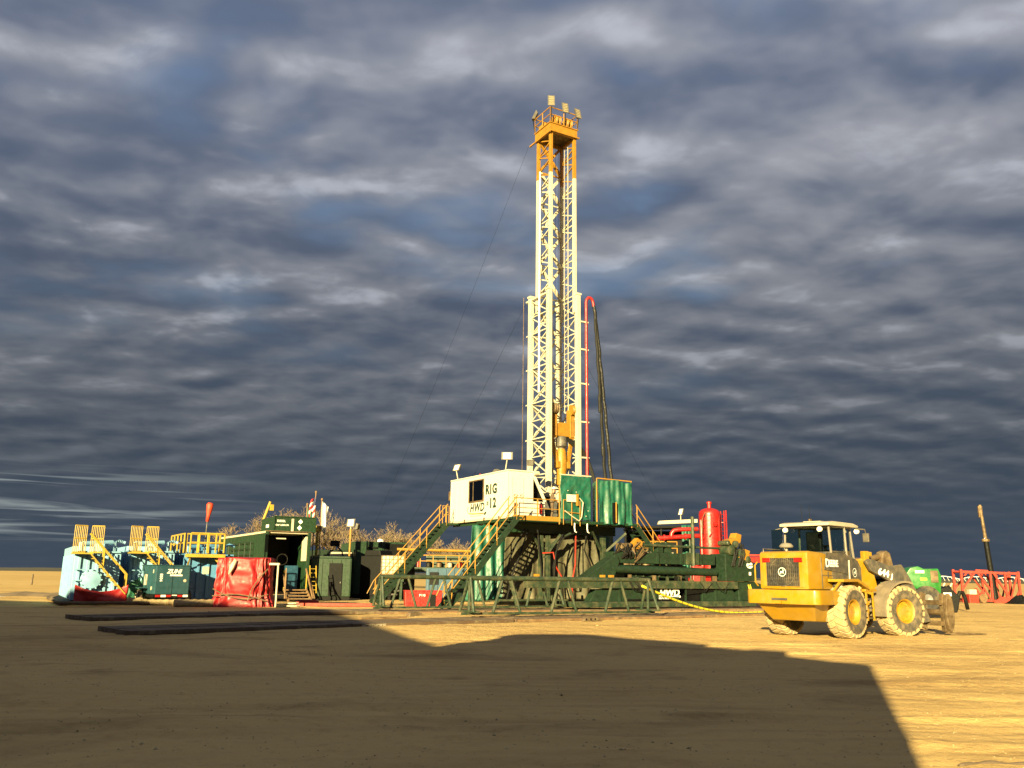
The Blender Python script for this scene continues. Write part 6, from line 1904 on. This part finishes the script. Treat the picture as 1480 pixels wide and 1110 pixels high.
# fork carriage on the quick coupler
front(MB().box(3.15, 3.27, -1.12, 1.12, 0.95, 1.10).box(3.15, 3.27, -1.12, 1.12, 0.30, 0.44).build('carriage_bar', MAT['worn_steel'], LO, bevel=0.015))
for s in (-1, 1):
    front(MB().prism([(3.02, 0.22), (3.2, 0.16), (3.22, 1.30), (3.05, 1.36), (2.92, 0.9)], s * 0.40, s * 0.50, 'xz').build('coupler_plate', MAT['worn_steel'], LO, bevel=0.015))
    front(MB().prism([(3.28, 0.12), (3.42, 0.12), (3.46, 1.25), (3.34, 1.32), (3.26, 1.2)], s * 0.98, s * 1.12, 'xz').build('fork_upright', MAT['worn_steel'], LO, bevel=0.015))
    front(MB().prism([(3.40, 0.05), (5.1, 0.02), (5.1, 0.045), (3.40, 0.12)], s * 0.97, s * 1.13, 'xz').build('fork_tine', MAT['worn_steel'], LO, bevel=0.006))
front(MB().lathe([(0.10, -1.10), (0.10, -0.2)], (3.36, 0, 0.72), 'y', 10).build('carriage_shaft', MAT['worn_steel'], LO))
front(MB().prism([(3.42 + 0.17 * math.cos(R(a)), 0.72 + 0.60 * math.sin(R(a))) for a in range(0, 360, 20)], -1.26, -1.14, 'xz').build('guard_plate', MAT['worn_steel'], LO, bevel=0.02))

# ------------------------------------------------------------------ right hand side: telehandler, black hoses, red frame with leaning pole
t = thing('telehandler', 'bright green machine half hidden behind the loader boom', 'telehandler', (17.2, 42.0, 0), R(-8))
lg = MAT['lime_green']
MB().prism([(0.0, 1.2), (0.1, 1.95), (1.0, 2.0), (1.55, 2.05), (1.75, 2.32), (2.1, 2.40), (2.35, 2.28), (3.0, 2.30), (3.12, 1.9), (3.0, 1.0), (2.75, 1.0), (2.6, 1.35), (1.9, 1.35), (1.7, 0.8), (0.2, 0.7)], -0.5, 0.7, 'xz').build('body', lg, t, bevel=0.06, smooth='auto')
MB().box(2.62, 2.95, -0.53, -0.502, 1.65, 2.2).build('lamp_bracket', MAT['worn_steel'], t, bevel=0.01)
MB().box(1.95, 2.35, -0.512, -0.502, 2.08, 2.2).build('notice', MAT['letter_white'], t)
MB().box(2.15, 2.45, -0.512, -0.502, 1.75, 1.86).build('notice', MAT['letter_yellow'], t)
for x in (0.6, 2.35):
    w = MB().lathe([(0.25, -0.25), (0.52, -0.25), (0.6, -0.18), (0.6, 0.18), (0.52, 0.25), (0.25, 0.25)], (x, -0.55, 0.9 if x > 1 else 0.6), 'y', 24, closed=True).build('wheel', MAT['rubber'], t, smooth='auto')
    MB().lathe([(0.0, -0.16), (0.22, -0.18), (0.25, -0.24), (0.25, 0.2), (0.0, 0.2)], (x, -0.55, 0.9 if x > 1 else 0.6), 'y', 16).build('rim', MAT['grey_steel'], w)
MB().box(0.0, 3.0, -0.3, 0.5, 0.3, 1.0).build('chassis', MAT['black_steel_and_shade'], t, bevel=0.04)
MB().prism([(2.9, 0.3), (3.7, 0.3), (3.9, 1.0), (3.4, 1.5), (2.9, 1.3)], -0.4, 0.6, 'xz').build('attachment', MAT['black_steel_and_shade'], t, bevel=0.04)
MB().box(3.15, 3.5, -0.42, -0.402, 1.05, 1.2).build('notice', MAT['letter_white'], t)
MB().box(3.2, 3.45, -0.42, -0.402, 0.72, 0.9).build('rear_lamp', MAT['vessel_red'], t)

t = thing('hose_rack', 'row of black ribbed hoses standing beyond the loader forks', 'hose rack', (24.2, 53.0, 0), R(-4))
for k in range(9):
    MB().path([(0.28 * k, 0, 0.1), (0.28 * k, 0, 0.9), (0.28 * k + 0.03, 0.1, 1.25), (0.28 * k + 0.1, 0.4, 1.4), (0.28 * k + 0.12, 0.9, 1.2), (0.28 * k + 0.12, 1.0, 0.2)], 0.11, 8).build('hose', MAT['hose_black'], t, smooth=True)
MB().box(-0.2, 2.6, 0.2, 0.8, 0.0, 0.6).build('base', MAT['black_steel_and_shade'], t, bevel=0.03)
MB().path([(2.5, 0, 0.1), (2.6, -0.1, 0.8), (2.75, -0.1, 1.1), (2.95, 0, 1.1), (3.1, 0.1, 0.8), (3.2, 0.1, 0.1)], 0.11, 10).build('hose', MAT['hose_black'], t, smooth=True)
for k in range(6):
    MB().tube((0.3 + 0.42 * k, 0.3, 1.42), (0.42 + 0.42 * k, 0.32, 1.62), 0.05, 6).build('fitting', MAT['cream'], t)

t = thing('red_steel_frame', 'large orange red steel truss frame standing in the stubble', 'frame', (41.2, 76.0, 0), R(-6))
m = MAT['rack_red']
def rb(p, q, w=0.14, name='member'):
    MB().bar(p, q, w).build(name, m, t)
L0, L1, Hh = -2.0, 2.7, 2.6
for y in (0.0, 1.7):
    rb((L0, y, 0), (L0, y, Hh + 0.2), 0.18)
    rb((L1, y, 0), (L1, y, Hh + 0.05), 0.18)
    rb((L0, y, Hh), (L1, y, Hh - 0.12), 0.18)
    rb((L0, y, 0.25), (L1, y, 0.1), 0.16)
    for x in (0.4, 1.6):
        rb((x, y, 0.1), (x, y, Hh), 0.16)
    rb((L0, y, 1.1), (-0.8, y, Hh), 0.14)
    rb((0.3, y, 1.1), (-0.7, y, Hh), 0.14)
    rb((0.6, y, Hh), (1.9, y, 0.3), 0.14)
    rb((1.9, y, 0.3), (2.6, y, 2.4), 0.12)
    rb((2.1, y, 0.1), (2.65, y, 1.0), 0.12)
    rb((-0.9, y, 0.2), (-0.2, y, 1.2), 0.12)
    rb((0.3, y, 0.2), (-0.2, y, 1.2), 0.12)
for x in (L0, -0.3, 0.4, 1.6, L1):
    rb((x, 0, Hh - 0.05), (x, 1.7, Hh - 0.05), 0.12)
    rb((x, 0, 0.15), (x, 1.7, 0.15), 0.12)
MB().prism([(-0.9, 2.45), (0.3, 2.45), (0.2, 2.75), (-0.8, 2.8)], -0.15, -0.02, 'xz').build('gusset', m, t)
MB().prism([(0.4, 0.0), (2.6, -0.05), (2.2, 0.55), (1.0, 0.5)], -0.14, -0.02, 'xz').build('gusset', m, t)
t = thing('leaning_pole', 'dark jointed steel pole leaning up through the red frame', 'pole', (42.1, 76.4, 0))
a, b_, c = Vector((0, 0, 0)), Vector((-0.32, 0, 5.3)), Vector((-0.52, 0, 8.4))
MB().tube(a, b_, 0.24, 12, 0.21).build('lower_tube', MAT['black_steel_and_shade'], t, smooth='auto')
MB().tube(b_, c, 0.15, 12, 0.12).build('upper_tube', MAT['worn_steel'], t, smooth='auto')
MB().lathe([(0.30, -0.1), (0.32, 0), (0.32, 0.08), (0.26, 0.14)], b_, 'z', 12).build('collar', MAT['worn_steel'], t)
MB().box(c.x - 0.2, c.x + 0.14, -0.1, 0.1, c.z - 1.1, c.z - 0.1).build('head', MAT['worn_steel'], t, bevel=0.03)
for x, y in ((0.5, 0.3), (-0.4, 0.5)):
    MB().bar((x, y, 0), (x * .2 - .15, 0, 2.4), 0.09).build('stay', MAT['worn_steel'], t)
t = thing('cable_drum', 'small tan cable drum on the ground inside the red frame', 'drum', (40.1, 75.2, 0), R(20))
MB().lathe([(0.38, -0.4), (0.38, -0.32), (0.22, -0.31), (0.22, 0.31), (0.38, 0.32), (0.38, 0.4)], (0, 0, 0.38), 'y', 20).build('drum', MAT['timber'], t)
t = thing('black_sheet_heap', 'crumpled black plastic heap at the right edge of the field', 'heap', (42.6, 72.5, 0))
MB().grid(lambda a, c: (-1.2 + 4.5 * a, 1.6 * c, max(-0.02, 0.95 * math.sin(math.pi * min(1, max(0, a))) ** 0.6 * math.sin(math.pi * c) ** 0.7 * (0.75 + 0.5 * fbm(a * 6, c * 4, 3)))), 40, 20).build('sheet', MAT['black_steel_and_shade'], t)
t = thing('red_box', 'small red box with cream lid before the red frame', 'box', (38.9, 74.6, 0))
MB().box(0, 0.8, 0, 0.6, 0, 0.7).build('body', m, t, bevel=0.03)
MB().box(0.1, 0.7, 0.05, 0.55, 0.702, 1.1).build('lid', MAT['cream'], t, bevel=0.03)

# far irrigation line and fence post in the fields
t = thing('irrigation_line', 'distant centre pivot irrigation line glinting on the horizon', 'irrigation line', (150.0, 420.0, 0))
n = 9
for k in range(n):
    x = k * 16.0
    MB().bar((x, 0, 0), (x + 1.2, 0, 3.2), 0.22).bar((x + 2.4, 0, 0), (x + 1.2, 0, 3.2), 0.22).build('tower', MAT['white_paint'], t)
    if k < n - 1:
        MB().path([(x + 1.2 + 16 * f / 8, 0, 3.2 + 1.3 * math.sin(math.pi * f / 8)) for f in range(9)], 0.16, 5).build('span_pipe', MAT['white_paint'], t)
        mb = MB()
        for f in range(1, 8):
            mb.tube((x + 1.2 + 2 * f, 0, 3.2 + 1.3 * math.sin(math.pi * f / 8)), (x + 2.2 + 2 * f, 0, 2.3), 0.09, 4)
        mb.build('truss_rods', MAT['white_paint'], t)
for i, (x, y, h, lb) in enumerate(((-59.6, 110.0, 1.3, 'lone weathered fence post in the golden stubble'),)):
    t = thing('fence_post', lb, 'post', (x, y, -0.06), R(10))
    MB().tube((0, 0, 0), (0.04, 0, h), 0.14, 8, 0.11).build('shaft', MAT['bark'], t)
t = thing('brush_mound', 'low dark scrub mound in the field at the far left', 'shrub', (-66.0, 108.0, -0.05))
MB().grid(lambda a, c: (-3 + 6 * a, 1.6 * c, 0.55 * math.sin(math.pi * a) * math.sin(math.pi * c) * (1 + 0.8 * fbm(a * 9, c * 5))), 30, 8).build('foliage', MAT['brush'], t)

# ------------------------------------------------------------------ bare trees behind the yard
def bare_tree(label, loc, H, spread, seed):
    rs = random.Random(seed)
    t = thing('bare_tree', label, 'tree', loc, rs.random() * 6, 'leafless trees behind the yard')
    wood, tw = MB(), MB()

    def grow(p, d, L, r, lvl):
        n = 3 if lvl < 3 else 2
        pts = [p]
        for k in range(n):
            d = (d + Vector((rs.uniform(-.22, .22), rs.uniform(-.22, .22), rs.uniform(-.05, .20)))).normalized()
            p = p + d * (L / n)
            pts.append(p)
        if lvl < 3:
            wood.path(pts, r, 5 if lvl else 7, rf=lambda k: r * (1 - 0.45 * k / n))
        else:
            for a, b2 in zip(pts, pts[1:]):
                s = (b2 - a).cross(Vector((rs.uniform(-1, 1), rs.uniform(-1, 1), 0.3)))
                if s.length < 1e-4:
                    continue
                s = s.normalized() * max(r, 0.017)
                tw.add([a - s, a + s, b2 + s * 0.6, b2 - s * 0.6], [(0, 1, 2, 3)])
        if lvl >= 5:
            return
        nb = (6, 5, 4, 4, 4)[lvl]
        for k in range(nb):
            f = rs.uniform(0.35, 1.0)
            q = pts[min(n, int(f * n))].lerp(pts[min(n, int(f * n) + 1)], f * n - int(f * n)) if f < 1 else pts[-1]
            az = rs.random() * 6.283
            tilt = rs.uniform(0.35, 0.95) * spread
            e_ = Vector((math.cos(az), math.sin(az), 0))
            nd = (d * math.cos(tilt) + e_ * math.sin(tilt) + Vector((0, 0, 0.12))).normalized()
            grow(q, nd, L * rs.uniform(0.55, 0.75), r * 0.55, lvl + 1)
    grow(Vector((0, 0, 0)), Vector((0, 0, 1)), H * 0.36, H * 0.022, 0)
    k_ = H / max(v[2] for v in tw.v)
    for q in (wood, tw):
        q.v = [(a * k_, b2 * k_, c * k_) for a, b2, c in q.v]
    wood.build('trunk', MAT['bark'], t, smooth=True)
    tw.build('crown', MAT['twig'], t)
    return t


trees = [(-35.5, 112, 8.2, 'leftmost small leafless tree peeping over the shed roof'),
         (-31.8, 116, 10.6, 'broad leafless tree behind the fuel tank box'),
         (-28.0, 113, 10.8, 'tall leafless tree behind the green flag'),
         (-24.6, 118, 10.4, 'leafless tree behind the white flag'),
         (-20.8, 112, 8.2, 'leafless tree just left of the cream lamp pole'),
         (-16.6, 117, 8.9, 'leafless tree above the generator container'),
         (-13.4, 113, 7.8, 'leafless tree left of the first stairs'),
         (-10.0, 118, 7.2, 'leafless tree seen between the handrails of the left stairs'),
         (-6.2, 114, 6.8, 'rightmost leafless tree below the white cabin')]
for i, (x, y, h, lb) in enumerate(trees):
    bare_tree(lb, (x, y, -0.08), h, 1.0 + 0.1 * (i % 3), 40 + i)

# ------------------------------------------------------------------ worker on the rig floor
t = rig_thing('person', 'worker in brown coveralls and pale hard hat standing on the rig floor', 'person', 2.72, 0.45, FLOOR, 60)
J = {'pelvis': (0, 0, 0.95, .15), 'waist': (0, 0, 1.10, .145), 'chest': (0, -0.03, 1.32, .165), 'neckb': (0, -0.05, 1.47, .075), 'head0': (0, -0.08, 1.56, .075), 'head1': (0, -0.10, 1.66, .095), 'head2': (0, -0.10, 1.74, .08),
     'sl': (0.19, -0.03, 1.42, .075), 'el': (0.27, -0.10, 1.15, .055), 'wl': (0.20, -0.30, 1.02, .042), 'hl': (0.17, -0.38, 1.02, .04),
     'sr': (-0.19, -0.03, 1.42, .075), 'er': (-0.27, -0.08, 1.14, .055), 'wr': (-0.22, -0.26, 0.98, .042), 'hr': (-0.2, -0.34, 0.97, .04),
     'hipl': (0.10, 0, 0.90, .11), 'kl': (0.12, -0.03, 0.50, .075), 'al': (0.12, 0.03, 0.10, .055), 'tl': (0.13, -0.14, 0.05, .045),
     'hipr': (-0.10, 0, 0.90, .11), 'kr': (-0.12, -0.02, 0.50, .075), 'ar': (-0.13, 0.05, 0.10, .055), 'tr': (-0.14, -0.12, 0.05, .045)}
E_ = [('pelvis', 'waist'), ('waist', 'chest'), ('chest', 'neckb'), ('neckb', 'head0'), ('head0', 'head1'), ('head1', 'head2'), ('chest', 'sl'), ('sl', 'el'), ('el', 'wl'), ('wl', 'hl'), ('chest', 'sr'), ('sr', 'er'), ('er', 'wr'), ('wr', 'hr'),
      ('pelvis', 'hipl'), ('hipl', 'kl'), ('kl', 'al'), ('al', 'tl'), ('pelvis', 'hipr'), ('hipr', 'kr'), ('kr', 'ar'), ('ar', 'tr')]
# five separate fingers on each hand, slightly curled
for side, s in (('l', 1), ('r', -1)):
    h = Vector(J['h' + side][:3])
    for k in range(4):
        o = h + Vector((s * (-0.03 + 0.02 * k), -0.03, 0.0))
        J[f'f{side}{k}a'] = (*(o + Vector((0, -0.03, -0.005))), .010)
        J[f'f{side}{k}b'] = (*(o + Vector((0, -0.06 - 0.008 * (k in (1, 2)), -0.03))), .009)
        E_ += [('h' + side, f'f{side}{k}a'), (f'f{side}{k}a', f'f{side}{k}b')]
    J[f't{side}h'] = (*(h + Vector((-s * 0.05, -0.02, 0.01))), .011)
    E_.append(('h' + side, f't{side}h'))
names = list(J)
me = bpy.data.meshes.new('body')
me.from_pydata([J[k][:3] for k in names], [(names.index(a), names.index(b2)) for a, b2 in E_], [])
o = link('body', me, t)
me.materials.append(MAT['coverall'])
sk = o.modifiers.new('skin', 'SKIN')
for i, k in enumerate(names):
    me.skin_vertices[0].data[i].radius = (J[k][3], J[k][3])
me.skin_vertices[0].data[0].use_root = True
sk.use_smooth_shade = True
sb = o.modifiers.new('sub', 'SUBSURF')
sb.levels = sb.render_levels = 2
dg = bpy.context.evaluated_depsgraph_get()
bm_ = bpy.data.meshes.new_from_object(o.evaluated_get(dg))
o.modifiers.clear()
o.data = bm_
bm_.materials.clear()
for mm in ('coverall', 'skin', 'black_steel_and_shade'):
    bm_.materials.append(MAT[mm])
for p in bm_.polygons:
    c = p.center
    p.material_index = 1 if (c.z > 1.5 or (abs(c.x) > 0.1 and c.y < -0.29 and c.z > 0.8)) else 2 if c.z < 0.13 else 0
    p.use_smooth = True
MB().lathe([(0.16, 1.70), (0.165, 1.715), (0.125, 1.73), (0.12, 1.78), (0.09, 1.83), (0.03, 1.85)], (0, -0.11, 0), 'z', 18).build('hard_hat', MAT['hat_white'], t, smooth='auto')
MB().lathe([(0.012, -0.03), (0.018, 0), (0.01, 0.02)], (0, -0.205, 1.645), 'y', 8).build('nose', MAT['skin'], t, smooth=True)
for s in (-1, 1):
    MB().lathe([(0.004, -0.006), (0.011, 0), (0.004, 0.004)], (s * 0.035, -0.19, 1.675), 'y', 8).build('eye', MAT['black_steel_and_shade'], t, smooth=True)
    MB().lathe([(0.01, -0.012), (0.025, 0), (0.01, 0.012)], (s * 0.097, -0.09, 1.655), 'x', 8).build('ear', MAT['skin'], t, smooth=True)
MB().box(-0.025, 0.025, -0.192, -0.182, 1.595, 1.603).build('mouth', MAT['tail_lamp'], t)
MB().box(-0.16, 0.16, -0.17, 0.135, 1.0, 1.045).build('belt', MAT['mat_wood'], t, bevel=0.02)

# ------------------------------------------------------------------ loose timber and scrap about the mats
def scrap(label, u, v, turn, pts, mat):
    t = rig_thing('timber_block', label, 'block', u, v, 0.0, turn, 'loose timber blocks')
    MB().prism(pts, -0.12, 0.12, 'xz').build('block', MAT[mat], t, bevel=0.012)


scrap('dark split block on the sand left of the nearer pipe rack', -8.3, -5.6, 20, [(0, 0), (0.75, 0), (0.7, 0.14), (0.35, 0.2), (0.05, 0.15)], 'mat_wood')
scrap('worn block lying by the foot of the farther pipe rack', -9.6, -3.0, 5, [(0, 0), (0.9, 0), (0.9, 0.1), (0, 0.12)], 'mat_wood')
scrap('thin plank lying flat beyond the lettered mat', -11.0, -7.2, 14, [(0, 0), (2.2, 0), (2.2, 0.06), (0, 0.06)], 'timber')
scrap('short plank in the sun before the farther pipe rack', -4.4, -5.2, -6, [(0, 0), (1.6, 0), (1.55, 0.08), (0, 0.08)], 'timber')
scrap('grey plank among the timbers near the red ground beam', -14.0, -1.6, 10, [(0, 0), (1.8, 0), (1.8, 0.07), (0, 0.07)], 'mat_wood')

t = thing('ground_cable', 'dark cable half buried in the sunlit gravel at lower right', 'cable', (4.25, 8.55, 0))
pts = []
for k in range(30):
    x = 1.5 * k / 29
    y = 0.02 + 0.22 * math.sin(1.2 * x + 0.3) + 0.05 * math.sin(6 * x)
    pts.append((x, y, pad_height(4.25 + x, 8.55 + y) + 0.008 * math.sin(k * 1.1)))
MB().path(pts, 0.022, 6).build('cable', MAT['earth_dark'], t, smooth=True)
